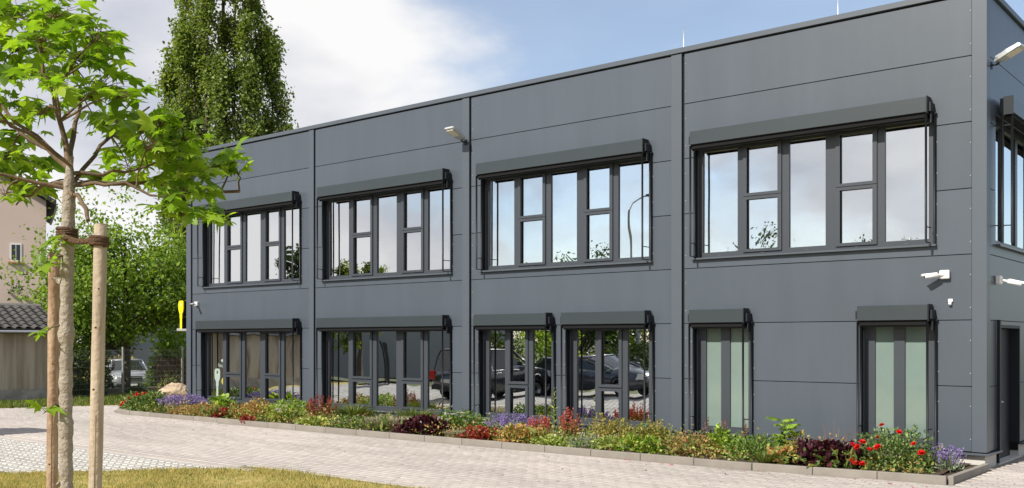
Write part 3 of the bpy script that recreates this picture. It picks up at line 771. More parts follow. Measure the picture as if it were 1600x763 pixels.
leafmat('grass_blade', [(.56, .43, .16), (.44, .37, .11), (.26, .28, .06), (.64, .51, .24)], .3, .7, .25, 2.0, (1.15, 1.1, .7))
leafmat('weed_blade', [(.07, .12, .02), (.12, .17, .03), (.20, .22, .05)], .3, .6, .2, 2)
leafmat('white_flower', [(.62, .58, .46), (.74, .70, .60), (.62, .46, .40)], .3, .6, .1, 5, (1, 1, .95))
leafmat('pink_flower', [(.50, .20, .42), (.60, .32, .55)], .3, .6, .1, 5, (1, .9, 1))
leafmat('red_petal', [(.52, .010, .012), (.66, .018, .016), (.72, .035, .025)], .25, .5, .1, 5, (1.1, .7, .7))
leafmat('dry_stem', [(.16, .07, .04), (.24, .12, .07)], .2, .7, .1, 5, (1, .9, .8))
mat('green_stem', (.09, .14, .035), .6); mat('wood_stem', (.12, .085, .055), .8)
mat_two('plane_bark', (.36, .31, .255), (.24, .20, .16), .85, 4.0, stretch=(3, 3, 12), lo=.30, hi=.75, bump=.9, bscale=45)
mat_two('twig_bark', (.17, .115, .07), (.10, .07, .045), .85, 9, bump=.4, bscale=40)
mat_two('stake_wood', (.46, .375, .285), (.28, .215, .155), .8, 3.5, stretch=(10, 10, .7), lo=.35, hi=.7, bump=.5, bscale=25)
mat_two('stake_bark', (.42, .30, .205), (.22, .13, .08), .85, 3.0, stretch=(6, 6, 1.2), lo=.35, hi=.65, bump=.6, bscale=25)
mat('coir', (.115, .070, .045), .95, .1, noise=.35, nscale=40, bump=.9, bscale=90)
mat_two('old_bark', (.13, .105, .08), (.07, .055, .04), .9, 3, bump=.6, bscale=8)

random.seed(11)
def rnd(a, b): return random.uniform(a, b)
def dome_points(rg, n, rx, ry, h, fill=.55):
    """points in the outer part of a half ellipsoid with uneven outline"""
    d = rdirs(rg, n, 0.0, 1.0)
    lump = 1+.16*np.sin(d[:, 0]*5+rg.uniform(0, 6))*np.cos(d[:, 1]*4+rg.uniform(0, 6))+.10*np.sin(d[:, 2]*9+d[:, 0]*7+rg.uniform(0, 6))
    rr = (fill+(1-fill)*rg.random(n)**.6)*lump
    p = d*rr[:, None]
    return np.stack([p[:, 0]*rx, p[:, 1]*ry, p[:, 2]*h], 1), d
PG = 'garden plants in the bed along the facade'
def plant(name, label, x, y, cat='plant'):
    t = empty(name, label, cat, None, (x, y, float(bed_z(x, y))-.01)); t.scale = (1.04, 1.04, 1.0)
    return t
def mound(t, rx, ry, h, n, size, m, T=LEAF_W, up=.5, seed=0, fill=.55, part='foliage'):
    rg = np.random.default_rng(seed)
    P, d = dome_points(rg, n, rx, ry, h, fill)
    A = unit(d+rg.normal(0, .55, (n, 3))+np.array([0, 0, up*.4])); N = unit(np.array([0, 0, 1.])+d*.6+rg.normal(0, .45, (n, 3)))
    V, F = scatter(P, A, N, size*rg.uniform(.6, 1.25, n), *T)
    return tag(npobj(part, V, F, m, t), kind='stuff')
def stems(t, rx, ry, h, n, m, r=.004, seed=0, spread=.7, part='stem'):
    rg = np.random.default_rng(seed+5); mb = MB(); tips = []
    for i in range(n):
        a = rg.uniform(0, 6.28); q = rg.uniform(.3, 1)
        tip = Vector((math.cos(a)*rx*q, math.sin(a)*ry*q, h*rg.uniform(.75, 1.05)*(1-.35*q*q)))
        b = Vector((tip.x*(1-spread), tip.y*(1-spread), 0)); mid = (b+tip)/2+Vector((0, 0, h*.06))
        mb.tube([b, mid, tip], [r, r*.8, r*.5], 3, False); tips.append((b, tip))
    o = mb.build(part, m, t)
    tag(o, kind='stuff') if n > 1 else None
    return tips
def lavender(name, label, x, y, rx, ry, h, n, seed):
    t = plant(name, label, x, y); rg = np.random.default_rng(seed)
    mound(t, rx*.9, ry*.9, h*.66, int(n*5), .075, 'silver_leaf', LEAF_N, 1.5, seed, .3)
    tips = stems(t, rx*1.12, ry*1.12, h*1.12, n, 'silver_leaf', .0035, seed, .55)
    C = []; A = []
    for b, tip in tips:
        d = (tip-b).normalized()
        for k in range(11):
            C.append(tip-d*.013*k*.9); A.append(d*.4+Vector(rg.normal(0, .8, 3)))
    C = np.array(C); A = np.array(A)
    V, F = scatter(C, A, rg.normal(0, 1, C.shape), .030*rg.uniform(.7, 1.3, len(C)), *LEAF_W)
    tag(npobj('flower_spike', V, F, 'lavender_bloom', t), kind='stuff')
def tuft(name, label, x, y, r, h, n, m, seed, ry=None, width=1.0):
    t = plant(name, label, x, y); rg = np.random.default_rng(seed); ry = ry or r
    a = rg.uniform(0, 6.28, n); q = np.sqrt(rg.random(n))
    d = np.stack([np.cos(a)*q*1.0, np.sin(a)*q*1.0, rg.uniform(.7, 1.2, n)], 1); L = np.linalg.norm(d*np.array([r, ry, h]), axis=1)
    B = np.stack([np.cos(a)*q*r*.35, np.sin(a)*q*ry*.35, np.zeros(n)], 1)
    dd = d*np.array([r, ry, h]); 
    # two-segment arching blades
    w = .006*width
    side = unit(np.cross(dd, np.array([0, 0, 1.])+rg.normal(0, .2, (n, 3))))*w
    mid = B+dd*.6+np.array([0, 0, .05])*h; tip = B+dd*rg.uniform(.85, 1.05, (n, 1))-np.array([0, 0, .10])*h*q[:, None]
    V = np.stack([B-side, B+side, mid+side*.7, mid-side*.7, tip], 1).reshape(-1, 3)
    k = np.arange(n)[:, None]*5
    F = np.concatenate([k+np.array([[0, 1, 2]]), k+np.array([[0, 2, 3]]), k+np.array([[3, 2, 4]])])
    tag(npobj('blade', V, F, m, t), kind='stuff')
    return t
def flowers(t, rx, ry, h, n, size, m, seed, cluster=7, spread=.035, part='flower_head', flat=True):
    rg = np.random.default_rng(seed+77)
    P, d = dome_points(rg, n, rx*1.02, ry*1.02, h*1.06, .92)
    C = np.repeat(P, cluster, 0)+rg.normal(0, 1, (n*cluster, 3))*np.array([spread, spread, spread*(.25 if flat else 1)])
    D = np.repeat(d, cluster, 0)
    A = rg.normal(0, 1, C.shape)*np.array([1, 1, .3]); N = D*.5+np.array([0, 0, 1.])
    V, F = scatter(C, A, N, size*rg.uniform(.7, 1.3, len(C)), *LEAF_R)
    tag(npobj(part, V, F, m, t), kind='stuff')
def blossom_mesh(seed=1, r=.04):
    rg = np.random.default_rng(seed); C = []; A = []; N = []
    for ring, (k, tilt, rad) in enumerate(((6, .25, 1.0), (6, .75, .75), (5, 1.4, .5), (3, 3., .3))):
        for i in range(k):
            a = 6.283*i/k+ring*.5+rg.normal(0, .1); o = np.array([math.cos(a), math.sin(a), 0])
            C.append(o*r*.12); A.append(unit(o+np.array([0, 0, tilt]))); N.append(unit(-o*tilt+np.array([0, 0, 1.])))
    T, TF = LEAF_R
    V, F = scatter(np.array(C), np.array(A), np.array(N), np.full(len(C), r), T*np.array([1.15, 1, 1.0])+np.array([0, 0, .0]), TF)
    return V, F
ROSE_ME = None
def rosebush(name, label, x, y, rx, ry, h, n, spots, seed, leaf=.05):
    global ROSE_ME
    t = plant(name, label, x, y, 'rose bush')
    stems(t, rx*.9, ry*.9, h*.95, 26, 'green_stem', .006, seed, .8)
    mound(t, rx, ry, h, n, leaf, 'rose_leaf', LEAF_W, .4, seed, .35)
    if ROSE_ME is None:
        V, F = blossom_mesh(); o = npobj('blossom', V, F, 'red_petal', t); ROSE_ME = o.data; COL.objects.unlink(o); bpy.data.objects.remove(o)
    for (fx, fy, fz, s) in spots:
        o = bpy.data.objects.new('blossom', ROSE_ME); o.location = (fx, fy, fz); o.scale = (s, s, s)
        o.rotation_euler = (rnd(.2, .9), rnd(-.3, .3), rnd(-1, 1)); link(o, t)
def rose_spots(rx, ry, h, n, seed, s0=.8, s1=1.3):
    r_ = random.Random(seed); out = []
    for i in range(n):
        a = r_.uniform(-2.9, -.3); e = r_.uniform(.15, 1.2)
        out.append((math.cos(a)*math.cos(e)*rx*1.04, math.sin(a)*math.cos(e)*ry*1.04, math.sin(e)*h*1.04, r_.uniform(s0, s1)))
    return out

# ---- the bed, from the gable corner to the far corner
rosebush('rose_bush', 'large rose bush with red blossoms at the kerb corner by the gable end', -.92, -1.42, .60, .52, .62, 2600,
         [(-.48, -.44, .12, 1.2), (-.40, -.50, .10, 1.2), (-.30, -.52, .09, 1.3), (-.40, -.42, .33, 1.3), (-.34, -.40, .40, 1.4), (-.22, -.46, .30, 1.3), (-.10, -.45, .35, 1.4), (-.14, -.35, .48, 1.0), (-.10, -.28, .66, 1.2), (.16, -.34, .58, 1.1), (.47, -.36, .30, 1.3), (.38, -.40, .43, .9), (-.52, -.30, .36, .8)], 21, .052)
lavender('lavender', 'small lavender with pale purple spikes leaning over the bare corner of the bed', -.28, -1.12, .26, .28, .34, 60, 22)
t = plant('purple_heuchera', 'broad dark purple leafy plant next to the large rose bush', -1.92, -1.62, 'plant'); mound(t, .60, .48, .36, 1500, .085, 'purple_leaf', LEAF_R, .3, 23)
t = plant('dry_weed', 'thin brown dry stems rising behind the broad purple plant', -2.2, -.6); tp = stems(t, .42, .2, .72, 14, 'dry_stem', .004, 24, .5); mound(t, .42, .22, .45, 130, .05, 'pinkgreen_leaf', LEAF_W, .5, 24, .3)
t = plant('orange_heuchera', 'small orange and yellow leafy plant beside the broad purple plant', -2.52, -1.86); mound(t, .27, .25, .24, 380, .065, 'orange_leaf', LEAF_R, .3, 25)
t = plant('olive_shrub', 'small olive shrub with reddish tips behind the purple plant', -2.62, -1.0); mound(t, .24, .24, .44, 420, .05, 'olive_leaf', LEAF_W, .5, 26, .3); stems(t, .2, .2, .4, 8, 'wood_stem', .004, 26)
# young plant with large light green leaves
t = plant('young_sapling', 'light green sapling with drooping pinnate leaves against the blank wall', -2.95, -.88)
tp = stems(t, .10, .10, .74, 4, 'green_stem', .007, 27, .6)
rg_ = np.random.default_rng(27); C = []; A = []
for b, tip in tp:
    for lv in range(5):
        f = .45+.55*lv/4; base = b.lerp(tip, f); a = rg_.uniform(0, 6.28); out = Vector((math.cos(a), math.sin(a), .15))
        for k in range(1, 6):
            for sgn in (-1, 1):
                c = base+out*.045*k; C.append(c); A.append(Vector((out.x*.5-out.y*sgn, out.y*.5+out.x*sgn, -.45)))
V, F = scatter(np.array(C), np.array(A), np.tile([0, 0, 1.], (len(C), 1)), np.full(len(C), .095), *LEAF_W); tag(npobj('leaf_spray', V, F, 'bright_leaf', t), kind='stuff')
t = plant('willowy_plant', 'fine leaved green plant with upright shoots near the sapling', -3.15, -1.55); mound(t, .48, .42, .37, 1300, .075, 'green_leaf', LEAF_N, 1.3, 28, .3)
tuft('drooping_plant', 'narrow leaved green plant drooping over the kerb edge', -2.68, -2.14, .20, .20, 90, 'weed_blade', 29, .26, 3)
t = plant('leafy_perennial', 'bright green upright perennial in front of the frosted window', -3.84, -1.35); mound(t, .32, .32, .40, 650, .075, 'bright_leaf', LEAF_W, .9, 30, .3); stems(t, .2, .2, .4, 9, 'green_stem', .005, 30)
for xx, sd_i, lab in ((-4.57, 31, 'rust brown seed stalks before the left edge of the frosted window'), (-4.22, 32, 'rust brown seed stalks before the middle of the frosted window'), (-3.78, 33, 'single dry brown seed head before the right edge of the frosted window')):
    t = plant('dry_stalk', lab, xx, -.55); tp = stems(t, .08, .08, .62, 5, 'dry_stem', .005, sd_i, .4)
    rg_ = np.random.default_rng(sd_i); C = np.concatenate([np.array([b.lerp(tip, f) for f in np.linspace(.55, 1, 16)]) for b, tip in tp]); 
    V, F = scatter(C, rg_.normal(0, 1, C.shape), rg_.normal(0, 1, C.shape), np.full(len(C), .028), *LEAF_R); tag(npobj('seed_head', V, F, 'dry_stem', t), kind='stuff')
t = plant('pink_spirea', 'rounded spirea with pinkish brown flower plates right of the cover strip', -4.28, -1.62); mound(t, .55, .5, .36, 1500, .05, 'pink_spirea_leaf', LEAF_W, .4, 34, .4)
t = plant('green_perennial', 'bright green and yellow low perennial at the kerb below the olive spireas', -5.15, -1.86); mound(t, .50, .32, .25, 900, .07, 'bright_leaf', LEAF_W, .5, 35, .35)
t = plant('lime_perennial', 'low yellow green perennial at the kerb beside the grey pink-flowered one', -5.72, -1.92); mound(t, .36, .28, .22, 520, .065, 'lime_leaf', LEAF_W, .5, 36, .35)
t = plant('olive_spirea', 'olive yellow spirea in front of the wide three-light window', -6.28, -1.10); mound(t, .50, .45, .50, 1500, .05, 'olive_leaf', LEAF_W, .6, 37, .35)
t = plant('olive_spirea', 'olive spirea with greener leaves before the cover strip', -5.42, -1.05); mound(t, .55, .45, .48, 1500, .05, 'olive_leaf', LEAF_W, .6, 38, .35); mound(t, .5, .42, .42, 500, .06, 'green_leaf', LEAF_W, .6, 39, .35)
t = plant('grey_cranesbill', 'low grey green plant with small mauve flowers at the kerb', -6.22, -1.92); mound(t, .42, .30, .24, 900, .05, 'silver_leaf', LEAF_N, .8, 40, .35); flowers(t, .42, .30, .24, 26, .02, 'pink_flower', 40, 4, .012)
t = plant('lime_groundcover', 'low pale lime leaved plant at the kerb below the red plumes', -6.92, -1.98); mound(t, .48, .24, .19, 800, .06, 'lime_leaf', LEAF_R, .3, 41, .35)
st = MB(); rg_ = np.random.default_rng(3)
def rock(name, label, loc, rx, ry, rz, m, seed, cat='stone', sub=3):
    bm = bmesh.new(); bmesh.ops.create_icosphere(bm, subdivisions=sub, radius=1)
    rg = np.random.default_rng(seed); planes = [Vector(v) for v in rdirs(rg, 14)]; offs = rg.uniform(.62, .95, 14)
    for v in bm.verts:
        for p, o in zip(planes, offs):
            e = v.co.dot(p)-o
            if e > 0: v.co -= p*e*.85
        v.co += Vector(rg.normal(0, .02, 3)); v.co.x *= rx; v.co.y *= ry; v.co.z *= rz
    me = bpy.data.meshes.new(name); bm.to_mesh(me); bm.free(); me.materials.append(M(m))
    o = link(bpy.data.objects.new(name, me)); o.location = loc; return tag(o, label, cat)
mat_two('pale_rock', (.46, .43, .38), (.33, .29, .24), .9, 4, bump=.6, bscale=12)
mat_two('tan_rock', (.46, .36, .25), (.27, .20, .14), .95, 2.6, stretch=(1, 1, 3), bump=.9, bscale=8)
rock('pale_stone', 'pale flat stone lying between the two red plume plants', (-7.35, -1.32, .13), .14, .12, .10, 'pale_rock', 5)
def plume(name, label, x, y, rx, h, n, seed, m='plume_leaf'):
    t = plant(name, label, x, y); rg = np.random.default_rng(seed)
    mound(t, rx, rx*.85, h*.62, 420, .055, 'olive_leaf', LEAF_W, .5, seed, .3)
    tp = stems(t, rx*.95, rx*.8, h*1.05, n, 'dry_stem', .004, seed, .5)
    C = []; A = []
    for b, tip in tp:
        d = (tip-b).normalized()
        for k in range(26):
            f = k/25; C.append(b.lerp(tip, .45+.55*f)+Vector(rg.normal(0, 1, 3))*.020*(1.15-f)); A.append(d+Vector(rg.normal(0, .6, 3)))
    C = np.array(C); A = np.array(A)
    V, F = scatter(C, A, rg.normal(0, 1, C.shape), .034*rg.uniform(.6, 1.3, len(C)), *LEAF_W); tag(npobj('plume', V, F, m, t), kind='stuff')
plume('red_plume_plant', 'red plumed plant right of the tall green stalk', -7.22, -1.10, .24, .62, 22, 42)
plume('red_plume_plant', 'dusky red plumed plant left of the tall green stalk beside lavender', -7.72, -1.38, .34, .50, 30, 43)
t = plant('tall_mullein', 'tall slim green stalk with stepped leaves before the wall between two windows', -7.95, -.62)
tube('stem', [(0, 0, 0), (.01, 0, .5), (-.02, 0, 1.02)], [.012, .009, .004], 'green_stem', t, 6)
rg_ = np.random.default_rng(44); C = []; A = []; sz = []
for k in range(34):
    f = (k+1)/35; a = k*2.4; C.append((.0, 0, .1+.92*f)); A.append((math.cos(a), math.sin(a), .55+.6*f)); sz.append(.17*(1-f)**.8+.03)
V, F = scatter(np.array(C), np.array(A), np.tile([0, 0, 1.], (34, 1))+rg_.normal(0, .2, (34, 3)), np.array(sz), *LEAF_N); tag(npobj('leaf_tier', V, F, 'lime_leaf', t), kind='stuff')
t = plant('orange_heuchera', 'wide orange and yellow leafy plant at the kerb below the middle lavender', -7.82, -1.86); mound(t, .58, .34, .30, 1150, .065, 'orange_leaf', LEAF_R, .3, 45, .4)
lavender('lavender', 'full purple lavender clump in front of the two-pane office window by dusky red plumes', -8.55, -1.22, .52, .40, .46, 190, 46)
t = plant('yarrow', 'pale yarrow with flat cream flower heads left of the lavender clump', -9.25, -1.2); mound(t, .34, .32, .38, 600, .055, 'green_leaf', LEAF_N, .8, 47, .35); flowers(t, .36, .32, .40, 22, .018, 'white_flower', 47, 10, .03)
t = plant('red_heuchera', 'low crimson leafy plant at the kerb beside the wide orange one', -8.72, -1.95); mound(t, .48, .28, .20, 800, .07, 'red_leaf', LEAF_R, .3, 48, .4)
tuft('fescue_tuft', 'tiny straw coloured grass tuft at the kerb, the one beside the crimson plant', -9.26, -1.95, .15, .18, 220, 'fescue_blade', 49)
tuft('fescue_tuft', 'tiny straw coloured grass tuft at the kerb, the one beside the dark purple mound', -9.50, -2.0, .15, .17, 220, 'fescue_blade', 50)
t = plant('purple_heuchera', 'compact dark purple leafy mound between the straw grass tufts', -10.45, -1.82); mound(t, .70, .42, .33, 1500, .085, 'purple_leaf', LEAF_R, .3, 51, .45)
t = plant('white_spirea', 'green spirea dotted with white flowers behind the dark purple mound', -10.1, -1.15); mound(t, .72, .48, .44, 1900, .06, 'green_leaf', LEAF_W, .5, 52, .4); flowers(t, .72, .48, .44, 70, .022, 'white_flower', 52, 9, .028)
tuft('fescue_tuft', 'round straw coloured grass tuft left of the dark purple mound, the nearer of the pair', -11.22, -1.75, .34, .30, 700, 'fescue_blade', 53)
tuft('fescue_tuft', 'round straw coloured grass tuft beside the mauve-flowered cranesbill', -11.80, -1.85, .30, .31, 650, 'fescue_blade', 54)
tuft('green_grass_clump', 'green grass clump standing before the five-light window right of its middle', -11.75, -.75, .50, .42, 420, 'weed_blade', 55, .3, 2.2)
tuft('green_grass_clump', 'green grass clump standing before the five-light window beside the red plumes', -13.6, -.95, .66, .44, 520, 'weed_blade', 56, .35, 2.2)
t = plant('pink_cranesbill', 'low cranesbill with many small pink flowers beside the straw grass tufts', -12.72, -1.75); mound(t, .72, .40, .26, 1400, .055, 'green_leaf', LEAF_N, .6, 57, .4); flowers(t, .72, .42, .27, 60, .022, 'pink_flower', 57, 4, .014)
t = plant('lime_groundcover', 'low lime leaved plant at the kerb below the bright red plume plant', -13.75, -1.97); mound(t, .58, .24, .17, 800, .06, 'lime_leaf', LEAF_R, .3, 58, .4)
plume('red_plume_plant', 'bright red plumed plant at the left edge of the second five-light window', -14.35, -1.25, .46, .68, 46, 59, 'red_leaf')
t = plant('white_spirea', 'green spirea with cream white flower heads beside the bright red plume plant', -15.4, -1.38); mound(t, .82, .50, .46, 2000, .06, 'bright_leaf', LEAF_W, .5, 60, .4); flowers(t, .82, .5, .46, 70, .022, 'white_flower', 60, 9, .028)
t = plant('golden_spirea', 'golden orange spirea spilling towards the kerb left of the cream flowered spirea', -16.5, -1.6); mound(t, .82, .50, .44, 2000, .062, 'orange_leaf', LEAF_W, .5, 61, .4)
t = plant('copper_heuchera', 'small copper brown plant hanging over the kerb', -15.92, -2.24); mound(t, .24, .12, .13, 200, .07, 'red_leaf', LEAF_R, .2, 62, .4)
t = plant('red_heuchera', 'small crimson plant at the kerb left of the golden spirea', -17.25, -1.92); mound(t, .42, .26, .20, 560, .07, 'red_leaf', LEAF_R, .3, 63, .4)
t = plant('pink_sedum', 'pinkish green low sedum carpet between lavender and crimson plant', -18.6, -1.72); mound(t, 1.15, .42, .28, 2200, .055, 'pinkgreen_leaf', LEAF_W, .5, 64, .45)
t = plant('hosta', 'light green broad leaved plant below the key print window', -19.0, -.85); mound(t, .38, .36, .36, 160, .17, 'bright_leaf', LEAF_R, .4, 65, .5)
t = plant('red_flower_plant', 'small green plant with red blooms before the far window frame', -17.4, -.8); mound(t, .6, .36, .32, 520, .06, 'green_leaf', LEAF_W, .5, 66, .4); flowers(t, .6, .36, .34, 10, .035, 'red_petal', 66, 5, .012)
lavender('lavender', 'deep purple lavender clump at the far corner beside the red rose bush', -19.95, -1.35, .90, .50, .46, 330, 67)
rosebush('rose_bush', 'pale leaved rose bush with red blossoms in front of the boulder', -21.6, -1.45, .90, .60, .48, 1900, rose_spots(.90, .60, .48, 10, 68, 1.0, 1.7), 68, .085)
t = plant('low_weed', 'small pale green weed at the tip of the planting bed', -22.9, -.7); mound(t, .42, .45, .26, 420, .07, 'rose_leaf', LEAF_W, .5, 69, .4)
rock('boulder', 'rough tan boulder behind the pale leaved rose bush at the far corner', (-22.35, -.15, .38), .56, .48, .44, 'tan_rock', 9, 'boulder', 4)
# low mixed ground cover knitting the bed together
def filler(name, label, m, n, size, seed, T=LEAF_W, hh=.16, patch=1.3):
    rg = np.random.default_rng(seed); x = rg.uniform(-22.4, -.35, n*3); y = rg.uniform(-2.2, -.25, n*3)
    w = .5+.5*np.sin(x*patch+seed)*np.cos(y*2.1+seed*1.7); ok = (rg.random(n*3) < w**1.5) & inpoly(x, y, bed); x = x[ok][:n]; y = y[ok][:n]; k = len(x)
    z = bed_z(x, y)+np.abs(rg.normal(0, hh*.55, k))*(.6+.8*w[ok][:n])
    A = rg.normal(0, .7, (k, 3))+np.array([0, -.2, .5]); N = np.array([0, -.2, 1.])+rg.normal(0, .5, (k, 3))
    V, F = scatter(np.stack([x, y, z], 1), A, N, size*rg.uniform(.6, 1.3, k), *T)
    tag(npobj(name, V, F, m), label, 'ground cover', kind='stuff')
filler('green_ground_cover', 'low green leaves filling the gaps between the bed plants', 'green_leaf', 5200, .065, 1)
filler('olive_ground_cover', 'low olive leaves filling the gaps between the bed plants', 'olive_leaf', 4200, .055, 2, hh=.2)
filler('rusty_ground_cover', 'low rusty leaves filling the gaps between the bed plants', 'pinkgreen_leaf', 3600, .055, 4, hh=.18)
filler('lime_ground_cover', 'low lime leaves filling the gaps between the bed plants', 'lime_leaf', 2200, .055, 6)
filler('grassy_ground_cover', 'grassy blades rising between the bed plants', 'weed_blade', 1800, .20, 8, LEAF_N, .12, 2.0)
# fallen rose petals on the paving
pet = MB(); rp_ = random.Random(4)
PC = np.array([(rp_.uniform(-6, .3), -2.42-abs(rp_.gauss(0, .18)), .006) for _ in range(30)]+[(-17.3, -2.5, .006), (-17.0, -2.46, .006)])
rg_ = np.random.default_rng(8); A = rg_.normal(0, 1, PC.shape)*np.array([1, 1, .15]); 
V, F = scatter(PC, A, np.tile([0, 0, 1.], (len(PC), 1)), rg_.uniform(.02, .05, len(PC)), *LEAF_R)
tag(npobj('fallen_petals', V, F, 'red_petal'), 'red rose petals fallen on the paving beside the kerb', 'petals', kind='stuff')

# ---- grass blades of the lawn edge and of the far verge
def blades(name, label, poly, n, h, m, seed, z=-.012, w=1.0):
    rg = np.random.default_rng(seed); P = np.array(poly); x0, y0 = P.min(0); x1, y1 = P.max(0)
    px = rg.uniform(x0, x1, n); py = rg.uniform(y0, y1, n); ok = inpoly(px, py, poly); px = px[ok]; py = py[ok]; k = len(px)
    patch = .6+.8*(np.sin(px*1.9+1)*np.cos(py*2.3)+1)/2
    T = (np.array([(-.06*w, 0, 0), (.06*w, 0, 0), (0, 1, .0)], float), [(0, 1, 2)])
    A = np.stack([rg.normal(0, .45, k), rg.normal(0, .45, k), np.ones(k)], 1)
    V, F = scatter(np.stack([px, py, np.full(k, z)], 1), A, rg.normal(0, 1, (k, 3))*np.array([1, 1, .1]), h*patch*rg.uniform(.5, 1.3, k), *T)
    return tag(npobj(name, V, F, m), label, 'grass', kind='stuff')
blades('lawn_grass', 'dry yellow green grass along the edge of the paving', [(-4.2, -7.02), (-8.95, -7.04), (-11.42, -9.98), (-12.6, -11.4), (-10.5, -12.2), (-4.2, -8.2)], 120000, .055, 'grass_blade', 1)
blades('verge_grass', 'short grass strip in front of the shed and wire fence', [(-24.1, 2.0), (-26.5, -3.45), (-28.2, -7.0), (-29.7, -7.0), (-30.0, 4.5), (-24.2, 6.0)], 26000, .13, 'weed_blade', 2, -.02, 2.2)
blades('verge_dry_grass', 'dry straw grass fringe along the far paving edge', [(-24.1, 1.5), (-26.48, -3.42), (-28.2, -7.0), (-28.8, -7.0), (-27.0, -3.2), (-24.6, 2.0)], 9000, .07, 'grass_blade', 3, -.02, 2.5)
blades('lawn_weeds', 'greener weeds and clover patches in the dry lawn', [(-4.2, -7.00), (-8.95, -7.02), (-11.42, -9.98), (-12.6, -11.4), (-10.5, -12.2), (-4.2, -8.2)], 9000, .06, 'weed_blade', 5, -.012, 1.6)
# dry leaf litter and grit on the paving
rg_ = np.random.default_rng(12); LC = np.stack([rg_.uniform(-20, 2.5, 150), -2.45-np.abs(rg_.normal(0, 1.6, 150)), np.full(150, .004)], 1); LC = LC[(LC[:, 1] > -7.0)]
V, F = scatter(LC, rg_.normal(0, 1, LC.shape)*np.array([1, 1, .25]), np.tile([0, 0, 1.], (len(LC), 1))+rg_.normal(0, .25, LC.shape), rg_.uniform(.015, .05, len(LC)), *LEAF_W)
tag(npobj('leaf_litter', V, F, 'dry_stem'), 'small dry leaves scattered over the paving', 'leaf litter', kind='stuff')

